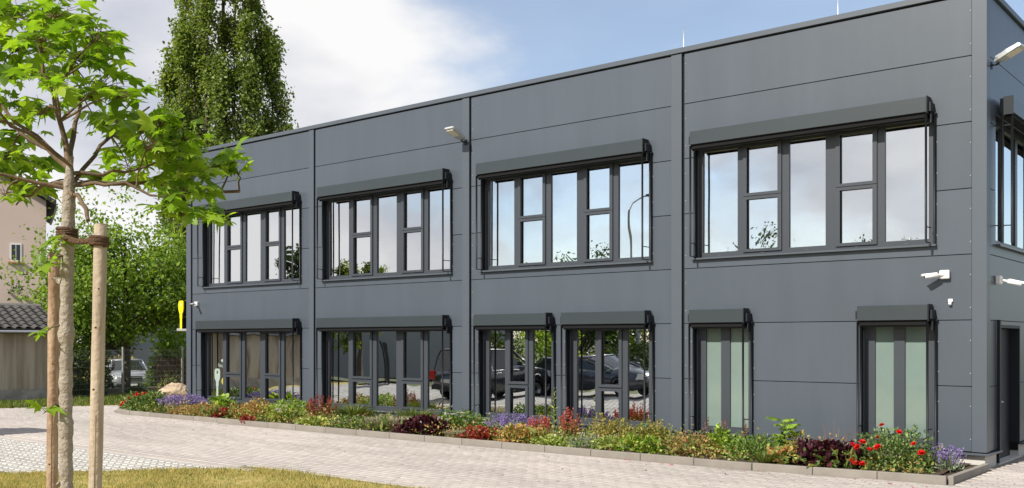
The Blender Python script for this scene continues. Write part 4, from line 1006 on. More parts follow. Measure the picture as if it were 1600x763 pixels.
# ------------------------------------------------------------------ young plane tree with stakes
PLANE_T = (np.array([(0, .32, .0), (0, 0, .02), (.16, -.10, -.05), (.30, .02, -.10), (.52, .05, -.20), (.27, .24, -.06), (.64, .56, -.22), (.36, .48, -.06), (.20, .56, -.04), (.17, .78, -.10), (0, 1.02, -.22),
                     (-.17, .78, -.10), (-.20, .56, -.04), (-.36, .48, -.06), (-.64, .56, -.22), (-.27, .24, -.06), (-.52, .05, -.20), (-.30, .02, -.10), (-.16, -.10, -.05)], float),
           [(0, i, i+1) for i in range(1, 18)]+[(0, 18, 1)])
TREE0 = Vector((-1.78, -13.78, -.012))
def camdir(r, f): return Vector((RGT[0]*r+FWD[0]*f, RGT[1]*r+FWD[1]*f, 0))
def young_tree(root_loc, label, limbs, clusters, seed, singles=300, leaf=.136, trunk_h=3.12, dens=2.5):
    t = empty('plane_tree', label, 'tree', None, root_loc)
    rg = np.random.default_rng(seed); rr = random.Random(seed)
    n = 130; pts = []; rad = []
    for i in range(n):
        f = i/(n-1); z = f*trunk_h
        pts.append(camdir(.012*math.sin(z*2.3)+.03*(f-.4), .01*math.cos(z*3))+Vector((0, 0, z)))
        kn = max(0, math.cos(z*9.2+1.1*math.sin(z*3)))**8*.004+max(0, math.cos(z*5.7+.8))**18*.007+.0022*math.sin(z*47)+.0015*math.sin(z*83+1)
        rad.append(.0395-.003*f+kn+rr.uniform(-.0012, .0012)-(.022*max(0, (f-.93)/.07)))
    jit = [1+rr.uniform(-.025, .025) for _ in range(331)]
    tr = tube('trunk', pts, rad, 'plane_bark', t, 14, True, True, jit)
    # branch stubs with a few shoots on the trunk
    for z, a in ((1.47, 2.4), (1.12, -2.0), (2.35, 2.9)):
        p = Vector((0, 0, z)); d = camdir(math.cos(a), math.sin(a)*.5)+Vector((0, 0, .5)); tube('knot', [p+d*.03, p+d*.085], [.020, .013], 'plane_bark', tr, 8)
    head = pts[-1]
    leaves = []     # (pos, axis, normal, size)
    def curve(a, b, sag, k=7, r0=.02, r1=.007, wob=.02):
        P = []; Rr = []
        for i in range(k):
            f = i/(k-1); p = a.lerp(b, f)+Vector((0, 0, sag*math.sin(math.pi*f)))
            if 0 < i < k-1: p += Vector((rr.uniform(-wob, wob), rr.uniform(-wob, wob), rr.uniform(-wob, wob)))
            P.append(p); Rr.append(r0+(r1-r0)*f)
        return P, Rr
    limb_pts = []
    for (r, f, z, r0, sag, cut) in limbs:
        a = head+Vector((rr.uniform(-.015, .015), rr.uniform(-.015, .015), rr.uniform(-.20, -.03)))
        b = camdir(r, f)+Vector((0, 0, z))
        P, Rr = curve(a, b, sag, 9, r0, r0*(.75 if cut else .35), .018)
        o = tube('limb', P, Rr, 'twig_bark', t, 8)
        limb_pts += [(p, q) for p, q in zip(P, Rr)]
    twig = MB()
    for (r, f, z, rad_c, nl) in clusters:
        c = camdir(r, f)+Vector((0, 0, z))
        # nearest limb point that lies closer to the head
        best = min(limb_pts+[(q, .02) for q in pts[54:]], key=lambda q: (q[0]-c).length+.25*abs((q[0]-head).length))
        P, Rr = curve(best[0], c+Vector((0, 0, -.02)), .03, 5, max(.004, min(best[1]*.7, .010)), .0025, .012)
        twig.tube(P, Rr, 5)
        for k in range(int(nl*dens+.5)):
            d = Vector(rdirs(rg, 1, -.55, 1.)[0]); q = rad_c*rg.uniform(.25, 1.0)
            pos = c+Vector((d.x*q*1.15, d.y*q*1.15, d.z*q*.8))
            st0 = P[-1].lerp(P[-2], rr.random()*.8)
            pet_dir = (pos-st0)
            twig.tube([st0, st0.lerp(pos, .5)+Vector((0, 0, .01)), pos], [.0022, .0018, .0014], 3, False)
            ax = Vector((d.x, d.y, d.z*.3-.25))+Vector(rg.normal(0, .35, 3)); nn = Vector((0, 0, 1))+Vector(rg.normal(0, .42, 3))+Vector(sun_dir)*.35
            leaves.append((pos, ax, nn, leaf*rg.uniform(.40, 1.3)))
    tag(twig.build('twig', 'twig_bark', t, True), kind='stuff')
    # the leaves that show largest are objects of their own
    camp = Vector((4.083, -16.73, 2.0))-Vector(root_loc)
    leaves.sort(key=lambda l: (l[0]-camp).length/l[3])
    T, TF = PLANE_T
    variants = []
    for k in range(4):
        TT = T.copy(); TT[:, 2] *= (.7+.35*k); TT[:, 2] += .10*np.sin(TT[:, 0]*6+k)*TT[:, 1]; TT[:, 0] *= (1.08-.05*k)
        me = bpy.data.meshes.new('leaf'); me.from_pydata([tuple(v) for v in TT], [], TF); me.materials.append(M('plane_leaf')); variants.append(me)
    for i, (p, a, nn, s) in enumerate(leaves[:singles]):
        a = a.normalized(); x = a.cross(nn).normalized(); nz = x.cross(a)
        o = bpy.data.objects.new('leaf', variants[i % 4])
        o.matrix_local = Matrix(((x.x*s, a.x*s, nz.x*s, p.x), (x.y*s, a.y*s, nz.y*s, p.y), (x.z*s, a.z*s, nz.z*s, p.z), (0, 0, 0, 1)))
        mloc = o.matrix_local.copy(); link(o, t); o.matrix_local = mloc
    rest = leaves[singles:]
    if rest:
        V, F = scatter(np.array([l[0] for l in rest]), np.array([l[1] for l in rest]), np.array([l[2] for l in rest]), np.array([l[3] for l in rest]), T, TF)
        tag(npobj('foliage', V, F, 'plane_leaf', t), kind='stuff')
    return t
# limbs: (sideways, away, height, radius, sag, cut end)
LIMBS = [(-.12, -.15, 3.85, .018, .05, 0), (-.62, .10, 3.45, .016, .04, 0), (-.60, -.35, 2.92, .014, .06, 0), (.50, .15, 3.12, .014, -.03, 0), (.26, -.30, 2.70, .015, .02, 1),
         (.72, -.10, 2.82, .014, .06, 0), (.92, .45, 2.98, .013, .03, 1), (-.15, .60, 3.75, .018, .05, 0), (.30, .55, 3.55, .015, .05, 0), (-.95, .25, 3.75, .014, .06, 0), (-.40, -.55, 3.35, .014, .05, 0), (-.55, .5, 2.9, .014, .05, 0)]
# leaf clusters: (sideways, away, height, radius, leaves)
CLUS = [(-0.31, 0.0, 3.97, 0.17, 12), (-0.37, 0.4, 4.14, 0.16, 12), (0.03, -0.2, 3.91, 0.15, 11), (0.01, 0.1, 3.93, 0.16, 12), (0.32, -0.3, 3.76, 0.13, 9), (0.21, 0.1, 3.81, 0.1, 6), (0.04, -0.4, 3.72, 0.15, 11), (-0.44, 0.3, 3.87, 0.17, 12), 
        (-0.2, 0.4, 3.86, 0.16, 11), (0.2, -0.2, 3.65, 0.15, 11), (-0.25, -0.2, 3.55, 0.15, 11), (-0.48, 0.6, 3.79, 0.17, 12), (0.11, -0.4, 3.46, 0.15, 10), (0.29, -0.1, 3.54, 0.14, 11), (0.46, -0.3, 3.42, 0.11, 8), (-0.02, 0.4, 3.59, 0.16, 11), 
        (-0.56, 0.5, 3.55, 0.16, 11), (-0.15, 0.0, 3.39, 0.15, 9), (0.19, 0.3, 3.4, 0.14, 9), (-0.14, 0.7, 3.49, 0.14, 8), (0.44, 0.0, 3.3, 0.14, 11), (0.63, -0.2, 3.29, 0.13, 10), (0.6, 0.1, 3.3, 0.13, 10), (0.75, -0.1, 3.22, 0.1, 7), 
        (0.61, -0.3, 3.14, 0.14, 11), (0.67, -0.1, 3.14, 0.13, 10), (0.21, 0.4, 3.26, 0.14, 9), (0.67, 0.2, 3.14, 0.1, 7), (-0.57, 0.6, 3.36, 0.15, 9), (-0.45, 0.2, 3.16, 0.14, 9), (-0.53, 0.7, 3.23, 0.13, 8), (-0.51, 0.4, 3.03, 0.13, 8), 
        (-0.44, 0.6, 3.04, 0.1, 5), (-0.37, 0.0, 2.89, 0.1, 5), (-0.08, 0.8, 3.1, 0.13, 7), (0.15, 0.6, 3.15, 0.13, 7), (0.74, 0.1, 3.02, 0.12, 9), (0.8, 0.3, 3.11, 0.08, 5), (0.9, 0.4, 3.18, 0.1, 9), (0.93, 0.4, 3.1, 0.06, 3), 
        (0.75, -0.1, 2.9, 0.12, 9), (0.78, 0.1, 2.93, 0.1, 7), (0.67, -0.2, 2.79, 0.1, 7), (0.76, -0.2, 2.75, 0.1, 8), (0.84, -0.1, 2.78, 0.1, 8), (0.94, -0.1, 2.73, 0.07, 5), (0.49, 0.2, 2.98, 0.12, 7), (-0.73, 0.2, 3.9, 0.22, 14), 
        (-0.66, 0.0, 3.49, 0.22, 14), (-0.78, 0.3, 3.2, 0.2, 10), (-1.09, 0.4, 3.75, 0.22, 12), (-0.37, 0.2, 4.3, 0.2, 14), (0.0, 0.0, 4.18, 0.18, 12), (-0.59, 0.1, 4.22, 0.2, 12)]
young_tree(TREE0, 'young plane tree with bright green lobed leaves tied between two wooden stakes', LIMBS, CLUS+[(.03, -.12, 2.62, .07, 3), (-.07, -.10, 2.48, .07, 4), (-.10, -.05, 2.08, .05, 2), (-.10, -.08, 1.60, .04, 1)], 5)
def stake(loc, top, lean, label, r=.036, wood='stake_wood'):
    rr = random.Random(int(loc[0]*100)); n = 16
    t = empty('tree_stake', label, 'stake', None, loc)
    P = [Vector((lean[0]*i/(n-1), lean[1]*i/(n-1), top*i/(n-1))) for i in range(n)]; P += [P[-1]+Vector((0, 0, .006))]
    rad = [r*(1+rr.uniform(-.03, .03)) for _ in range(n)]+[r*.86]
    o = tube('post', P, rad, wood, t, 16, True)
    for i in range(5):          # knots of cut branches
        z = top*(.38+.6*i/5)+rr.uniform(-.12, .12); a = rr.uniform(-2.6, -.2); f = z/top
        d = camdir(math.cos(a), math.sin(a)); b = Vector((lean[0]*f, lean[1]*f, z))
        tube('knot', [b+d*r*.93, b+d*r*1.025], [rr.uniform(.007, .012), .006], 'stake_bark', o, 7)
    c = MB(); 
    d = camdir(.25, -1).normalized()
    c.add([P[1]+d*(r*1.012)+camdir(-.003, 0), P[1]+d*(r*1.012)+camdir(.003, 0), P[9]+d*(r*1.012)+camdir(.0022, 0), P[9]+d*(r*1.012)+camdir(-.0022, 0)], [(0, 1, 2, 3)])
    c.build('drying_crack', 'twig_bark', o)
    return t
stake((-1.30, -13.88, -.012), 2.665, (.045, .035), 'pale round wooden stake right of the trunk with rope near its top')
stake((-2.55, -13.50, -.012), 2.60, (.02, .015), 'reddish round wooden stake standing behind the trunk', .036, 'stake_bark')
# coir rope: windings on trunk and stake and the twisted link between them
rope = empty('coir_rope', 'brown coir rope winding the trunk and tying it to the stake', 'rope', None, (TREE0.x, TREE0.y, 2.62))
def winding(name, c, r, z0, z1, turns):
    P = [Vector((c[0]+r*math.cos(a), c[1]+r*math.sin(a), z0+(z1-z0)*a/(2*math.pi*turns)+.004*math.sin(a*1.7))) for a in np.linspace(0, 2*math.pi*turns, int(turns*22))]
    tube(name, P, .011, 'coir', rope, 7)
winding('trunk_winding', (.01, .0), .054, -.01, .055, 4)
sk = Vector((-1.262, -13.852, 0))-Vector((TREE0.x, TREE0.y, 0))
winding('stake_winding', (sk.x, sk.y), .045, -.085, -.035, 4)
for ph in (0, 2.1, 4.2):
    P = []
    for i in range(26):
        f = i/25; b = Vector((.03, -.045, .01)).lerp(Vector((sk.x-.02, sk.y-.035, -.055)), f)+Vector((0, 0, -.02*math.sin(math.pi*f)))
        P.append(b+Vector((.008*math.cos(f*26+ph), .008*math.sin(f*26+ph), .010*math.sin(f*26+ph+1))))
    tube('rope_strand', P, .009, 'coir', rope, 6)

# ------------------------------------------------------------------ surroundings
def fol(rg, C, leaf, T=LEAF_W, upb=.4, out=.8):
    n = len(C); A = rg.normal(0, 1, (n, 3))+np.array([0, 0, -.15]); N = np.array([0, 0, 1.])*upb*2+rg.normal(0, .65, (n, 3))+unit((C-C.mean(0))*np.array([1, 1, .6]))*out
    return scatter(C, A, N, leaf*rg.uniform(.6, 1.3, n), *T)
def tree(name, label, loc, h, r, z0, n, leaf, m, seed, nlimb=26, group=None, squash=1.0, clump=.55, bark='old_bark'):
    t = empty(name, label, 'tree', group, loc); rg = np.random.default_rng(seed)
    tube('trunk', [(0, 0, -.1), (.05, .02, h*.25), (-.03, .05, h*.5), (0, 0, h*.8)], [h*.030, h*.024, h*.016, h*.005], bark, t, 9)
    lb = MB(); cc = []
    zc = (z0+h)/2; rz = (h-z0)/2
    for i in range(nlimb):
        d = rdirs(rg, 1, -.75, .98)[0]; e = np.array([d[0]*r, d[1]*r*squash, zc+d[2]*rz])*np.array([1, 1, 1])
        k = rg.uniform(.72, 1.02); e = np.array([e[0]*k, e[1]*k, zc+(e[2]-zc)*k])
        s0 = np.array([0, 0, max(z0*.6, min(h*.75, e[2]-rg.uniform(.25, .5)*np.hypot(e[0], e[1])-.3))])
        mid = (s0+e)/2+np.array([0, 0, .1*r])+rg.normal(0, .05*r, 3)
        lb.tube([s0, mid, e], [h*.008, h*.005, h*.002], 5, False)
        for f in (.45, .65, .85, 1.0): cc.append((1-f)**2*s0+2*f*(1-f)*mid+f*f*e)
        for _ in range(4): cc.append(e+rg.normal(0, .18*r, 3))
    tag(lb.build('branch', bark, t, True), kind='stuff')
    cc = np.array(cc); w = rg.uniform(.3, 1, len(cc)); w /= w.sum()
    C = cc[rg.choice(len(cc), n, p=w)]+rg.normal(0, 1, (n, 3))*np.array([clump, clump, clump*.7])*(.55*r/3)
    C = C[C[:, 2] > z0*.8]
    V, F = fol(rg, C, leaf); tag(npobj('crown', V, F, m, t), kind='stuff')
    return t
def copy_tree(src, loc, rz, s, label, group=None):
    r = src.copy(); COL.objects.link(r); r.location = loc; r.rotation_euler = (0, 0, rz); r.scale = (s, s, s); r['label'] = label
    if group: r['group'] = group
    for ch in list(src.children):
        c = ch.copy(); COL.objects.link(c); c.parent = r
    return r
def poplar(loc, h, seed):
    t = empty('poplar_tree', 'tall dense poplar rising behind the far end of the building', 'tree', None, loc); rg = np.random.default_rng(seed)
    tube('trunk', [(0, 0, -.2), (.1, 0, 6), (-.1, .1, 14), (0, 0, 23)], [.55, .42, .26, .06], 'old_bark', t, 10)
    lb = MB(); CC = []; WW = []
    # leaders: (sideways, away, top) - each a spire of its own
    for (ro, fo, top) in ((-2.7, .2, 25.0), (-1.5, -.8, 27.2), (.0, .3, 28.2), (1.1, -.7, 27.4), (2.1, .3, 25.2), (3.6, -.3, 19.6), (-3.3, -.5, 19.8), (-.5, -1.9, 23.5), (1.5, 1.5, 24.5), (-1.6, 1.7, 24.0), (2.2, -1.6, 20.5), (-2.2, -1.9, 20.0), (.6, -2.4, 18.5), (2.9, 1.3, 21.5), (-3.0, 1.2, 21.0)):
        c = camdir(ro, fo); z0 = rg.uniform(1.5, 5.5); P = []
        for j in range(12):
            f = j/11; z = z0+(top-z0)*f; k = (1-(1-min(1, f*1.7))**2)*(1-.22*f*f)
            P.append(np.array([c.x*k, c.y*k, z])+rg.normal(0, .06, 3)*(j > 0))
        lb.tube(P, [.13*(1-j/11)+.015 for j in range(12)], 6, False)
        P = np.array(P)
        for i in range(54):
            f = rg.uniform(.12, .99); q = P[min(10, int(f*11))]+(P[min(11, int(f*11)+1)]-P[min(10, int(f*11))])*(f*11 % 1)
            an = rg.uniform(0, 6.283); L = rg.uniform(.9, 2.2)*(1.12-f*.75); w = L*rg.uniform(.35, .62)
            e = q+np.array([math.cos(an)*w, math.sin(an)*w, L*.95]); e[2] = min(e[2], top+.4); m_ = (q+e)/2+np.array([math.cos(an)*w*.25, math.sin(an)*w*.25, -.1])
            lb.tube([q, m_, e], [.035, .022, .008], 4, False)
            wt = rg.uniform(.25, 1.2)
            for ff in (.35, .6, .8, 1.0): CC.append(q*(1-ff)**2+2*m_*ff*(1-ff)+e*ff*ff); WW.append(wt)
    tag(lb.build('branch', 'old_bark', t, True), kind='stuff')
    CC = np.array(CC); WW = np.array(WW); WW /= WW.sum(); n = 100000
    C = CC[rg.choice(len(CC), n, p=WW)]+rg.normal(0, 1, (n, 3))*np.array([.225, .225, .28])
    V, F = fol(rg, C, .20, LEAF_W, .3); tag(npobj('crown', V, F, 'poplar_leaf', t), kind='stuff')
poplar((-45.6, 17.6, -.6), 27.5, 3)
tree('maple_tree', 'broad bright green tree growing behind the wire fence', (-33.23, 4.47, -.57), 7.0, 3.4, 2.4, 23000, .165, 'maple_leaf', 12, 60)
tree('maple_tree', 'dark green tree between the pink house and the grey house', (-50.5, 11.2, -.57), 5.0, 2.6, .8, 7000, .24, 'hedge_leaf', 13, 30)

# pink house
mat('pink_render', (.60, .475, .42), .9, .2, noise=.05, nscale=.6, bump=.1, bscale=20)
mat('roof_tile_dark', (.035, .033, .034), .55, .4, island=.2, noise=.2, nscale=2)
mat('window_dark', (.02, .025, .03), .1, .5); mat('white_paint', (.75, .74, .71), .6)
mat('terracotta', (.42, .20, .11), .8)
PH = empty('pink_house', 'tall pale pink rendered house with a dark tiled roof beyond the shed', 'house', None, (-50.6, 9.65, -.57), R(66))
# local x runs along the visible wall to the right, y away; right corner at the origin
box('wall', -11, 0, 0, 9, 0, 10.3, 'pink_render', PH)
prism('gable', [(-.01, 10.3), (-10.99, 10.3), (-5.5, 13.6)], .02, 8.98, 'pink_render', PH)
rf = mobj('roof', [(-11.5, -.5, 10.05), (-5.5, -.5, 13.75), (.5, -.5, 10.05), (.5, 9.5, 10.05), (-5.5, 9.5, 13.75), (-11.5, 9.5, 10.05), (-11.5, -.5, 10.3), (-5.5, -.5, 14.0), (.5, -.5, 10.3), (.5, 9.5, 10.3), (-5.5, 9.5, 14.0), (-11.5, 9.5, 10.3)],
          [(0, 1, 4, 5), (1, 2, 3, 4), (6, 11, 10, 7), (7, 10, 9, 8), (0, 6, 7, 1), (1, 7, 8, 2), (3, 9, 10, 4), (4, 10, 11, 5), (2, 8, 9, 3), (5, 11, 6, 0)], 'roof_tile_dark', PH)
for wx_, wz in ((-1.5, 6.9), (-5.2, 6.9), (-5.2, 3.2), (-1.5, 3.2)):
    ww = box('window', wx_-.28, wx_+.28, -.03, -.003, wz-.0, wz+1.0, 'white_paint', PH)
    box('pane', wx_-.21, wx_-.02, -.036, -.031, wz+.08, wz+.92, 'window_dark', ww); box('pane', wx_+.02, wx_+.21, -.036, -.031, wz+.08, wz+.92, 'window_dark', ww)
    box('sill', wx_-.38, wx_+.38, -.14, -.004, wz-.10, wz-.004, 'terracotta', ww)
tube('downpipe', [(-2.75, -.07, .2), (-2.75, -.07, 10.1)], .05, 'pink_render', PH, 8)
tube('gutter', [(.55, -.55, 10.05), (.55, 9.4, 10.05)], .08, 'alu', PH, 8)
# grey house
mat('grey_render', (.44, .46, .50), .9, .2, noise=.05, nscale=.5); mat('grey_roof', (.17, .18, .20), .7, .3)
GH = empty('grey_house', 'light grey gabled house half hidden by the trees behind the car', 'house', None, (-53.0, 16.7, -.57), R(50))
box('wall', -3, 4.2, 0, 9, 0, 2.7, 'grey_render', GH); prism('gable', [(-2.99, 2.7), (4.19, 2.7), (.6, 5.2)], .02, 8.98, 'grey_render', GH)
mobj('roof', [(-3.4, -.35, 2.5), (.6, -.35, 5.3), (4.6, -.35, 2.5), (4.6, 9.3, 2.5), (.6, 9.3, 5.3), (-3.4, 9.3, 2.5), (-3.4, -.35, 2.68), (.6, -.35, 5.48), (4.6, -.35, 2.68), (4.6, 9.3, 2.68), (.6, 9.3, 5.48), (-3.4, 9.3, 2.68)],
     [(0, 1, 4, 5), (1, 2, 3, 4), (6, 11, 10, 7), (7, 10, 9, 8), (0, 6, 7, 1), (1, 7, 8, 2), (3, 9, 10, 4), (4, 10, 11, 5), (2, 8, 9, 3), (5, 11, 6, 0)], 'grey_roof', GH)
gwn = box('window', 1.2, 2.3, -.03, -.002, 1.0, 2.0, 'window_dark', GH)

# shed (row of garages) with concrete wall and pantile roof
mat_two('shed_wall', (.46, .41, .345), (.20, .155, .11), .9, 1.3, stretch=(1, 1.6, .08), lo=.44, hi=.66, bump=.2, bscale=15)
mat_two('shed_base', (.40, .385, .36), (.26, .25, .235), .9, 2.5, bump=.4, bscale=12)
mat('shed_tile', (.060, .055, .052), .65, .4, island=.18, objrand=.22, noise=.2, nscale=3)
SH = empty('garage_shed', 'low concrete garage shed with grey pantile roof and streaked wall', 'shed', None, (-29.95, -1.9, -.05), R(-8.5))
box('wall', -4.5, 0, -10.0, 1.80, .42, 2.30, 'shed_wall', SH); box('wall_base', -4.5, .04, -10.0, 1.82, -.1, .418, 'shed_base', SH)
box('eave_board', -4.6, .30, -10.1, 1.95, 2.31, 2.36, 'roof_tile_dark', SH); box('fascia', .302, .33, -10.1, 1.95, 2.30, 2.47, 'roof_tile_dark', SH)
tube('gutter', [(.39, -10.1, 2.36), (.39, 1.95, 2.36)], .045, 'grey_roof', SH, 8)
mobj('roof', [(.30, -10.1, 2.44), (.30, 1.95, 2.44), (-2.1, 1.95, 3.26), (-2.1, -10.1, 3.26), (-4.6, -10.1, 2.44), (-4.6, 1.95, 2.44)], [(0, 1, 2, 3), (3, 2, 5, 4), (1, 5, 2), (0, 3, 4)], 'roof_tile_dark', SH)
# pantiles: one mesh, many objects on the slope facing the yard
k = 8; V = []; F = []
for j in range(2):
    for i in range(k+1):
        u = i/k; V.append((0, .30*u, .035*math.sin(2*math.pi*u*.9)+.01+(0 if j == 0 else .0)))
        V[-1] = (j*-.42, V[-1][1], V[-1][2]+(.028 if j == 0 else .0))
for i in range(k): F.append((i, i+1, k+2+i, k+1+i))
nb = len(V); V += [(x, y, z-.022) for x, y, z in V]
F += [tuple(reversed([q+nb for q in f])) for f in F]+[(i+1, i, nb+i, nb+i+1) for i in range(k)]
tme = bpy.data.meshes.new('roof_tile'); tme.from_pydata(V, [], F); tme.materials.append(M('shed_tile'))
sl = math.atan2(.82, 2.4)
cnt = 0
for row in range(7):
    for colm in range(40):
        y = 1.92-.30-colm*.295
        if cnt >= 300: break
        o = bpy.data.objects.new('roof_tile', tme); o.location = (.34-row*.35*math.cos(sl), y, 2.47+row*.35*math.sin(sl)+.004*row); o.rotation_euler = (0, sl, 0); link(o, SH); cnt += 1
tube('ridge', [(-2.1, -10.1, 3.30), (-2.1, 1.95, 3.30)], .09, 'shed_tile', SH, 8)

# wire mesh fence from the shed to the building line
FN = empty('wire_fence', 'green grey wire mesh fence with slim posts along the verge', 'fence')
mat('fence_wire', (.22, .23, .225), .5, .5, metal=.3); mat('fence_post', (.36, .37, .37), .5, .5, metal=.2)
f0, f1 = Vector((-30.15, .15, -.05)), Vector((-30.75, 10.4, -.05)); nseg = 4
for i in range(nseg+1):
    p = f0.lerp(f1, i/nseg); po = box('post', p.x-.03, p.x+.03, p.y-.03, p.y+.03, -.1, 1.78, 'fence_post', FN)
for i in range(nseg):
    a = f0.lerp(f1, i/nseg); b = f0.lerp(f1, (i+1)/nseg); mb = MB()
    L = (b-a).length
    for q in range(int(L/.06)):
        p = a.lerp(b, q*.06/L); mb.add(*boxvf(p.x+.034, p.x+.038, p.y-.002, p.y+.002, .04, 1.68))
    for q in range(9): 
        z = .06+q*.2; d = (b-a).normalized(); mb.tube([Vector((a.x+.043, a.y, z)), Vector((b.x+.043, b.y, z))], .0045, 4, False)
    tag(mb.build('wire_panel', 'fence_wire', FN), kind='stuff')
# low retaining wall and scrub behind the fence
mat_two('old_concrete', (.20, .175, .14), (.12, .11, .09), .95, 2.5, bump=.4, bscale=10)
lw_ = MB(); lw_.add(*boxvf(-31.3, -31.1, .8, 11.5, -.9, .22)); tag(lw_.build('retaining_wall', 'old_concrete', bevel=.02), 'low weathered concrete wall behind the wire fence', 'wall')
def shrub(name, label, loc, rx, ry, h, n, leaf, m, seed, T=LEAF_W):
    t = empty(name, label, 'shrub', None, loc); stems(t, rx*.8, ry*.8, h*.85, 12, 'wood_stem', .012, seed); mound(t, rx, ry, h, n, leaf, m, T, .3, seed, .4); return t
shrub('bramble', 'dark green bramble growing over the low wall below the parked car', (-30.9, 1.55, .0), .6, .8, .55, 1000, .11, 'ivy_leaf', 81)
shrub('bramble', 'small leafy bramble at the fence beside the trunk of the plane tree', (-30.8, .45, .0), .5, .6, .9, 800, .10, 'hedge_leaf', 82)
shrub('bramble', 'thin bramble at the fence post before the parked car', (-30.85, 3.6, .0), .3, .5, .35, 260, .10, 'ivy_leaf', 83)
shrub('yellow_weed', 'yellow green weed at the foot of the brown fence', (-30.9, 5.0, .0), .4, .5, .75, 260, .13, 'lime_leaf', 84, LEAF_N)
shrub('garden_shrub', 'tall dark shrub behind the fence beside the right hand stake', (-32.90, 2.80, -.57), 1.0, 1.0, 2.9, 2600, .15, 'hedge_leaf', 88)
shrub('garden_hedge', 'trimmed pale hedge behind the roof of the parked car', (-46.5, 11.0, -.57), 3.4, 1.2, 1.9, 3000, .16, 'olive_leaf', 85)
shrub('ivy_bush', 'dense ivy bush spilling over the brown slat fence', (-35.38, 7.88, -.57), 1.3, 1.0, 3.3, 4600, .15, 'maple_leaf', 86)
shrub('ivy_bush', 'lower ivy bush between the parked car and the brown slat fence', (-35.19, 7.39, -.57), .62, .6, 2.2, 1500, .13, 'hedge_leaf', 87)
# brown slat fence
mat('brown_slat', (.125, .060, .034), .8, .3, objrand=.25, noise=.2, nscale=6)
SF = empty('slat_fence', 'reddish brown horizontal slat fence beside the building corner', 'fence', None, (-33.33, 6.96, -.57), R(39.17))
for q in range(12):
    o = box('slat', -.9, 3.4, -.012, .012, .12+q*.145, .12+q*.145+.135, 'brown_slat', SF)
for xx in (-.9, .9, 2.7): box('post', xx-.05, xx+.05, .014, .11, 0, 1.88, 'brown_slat', SF)

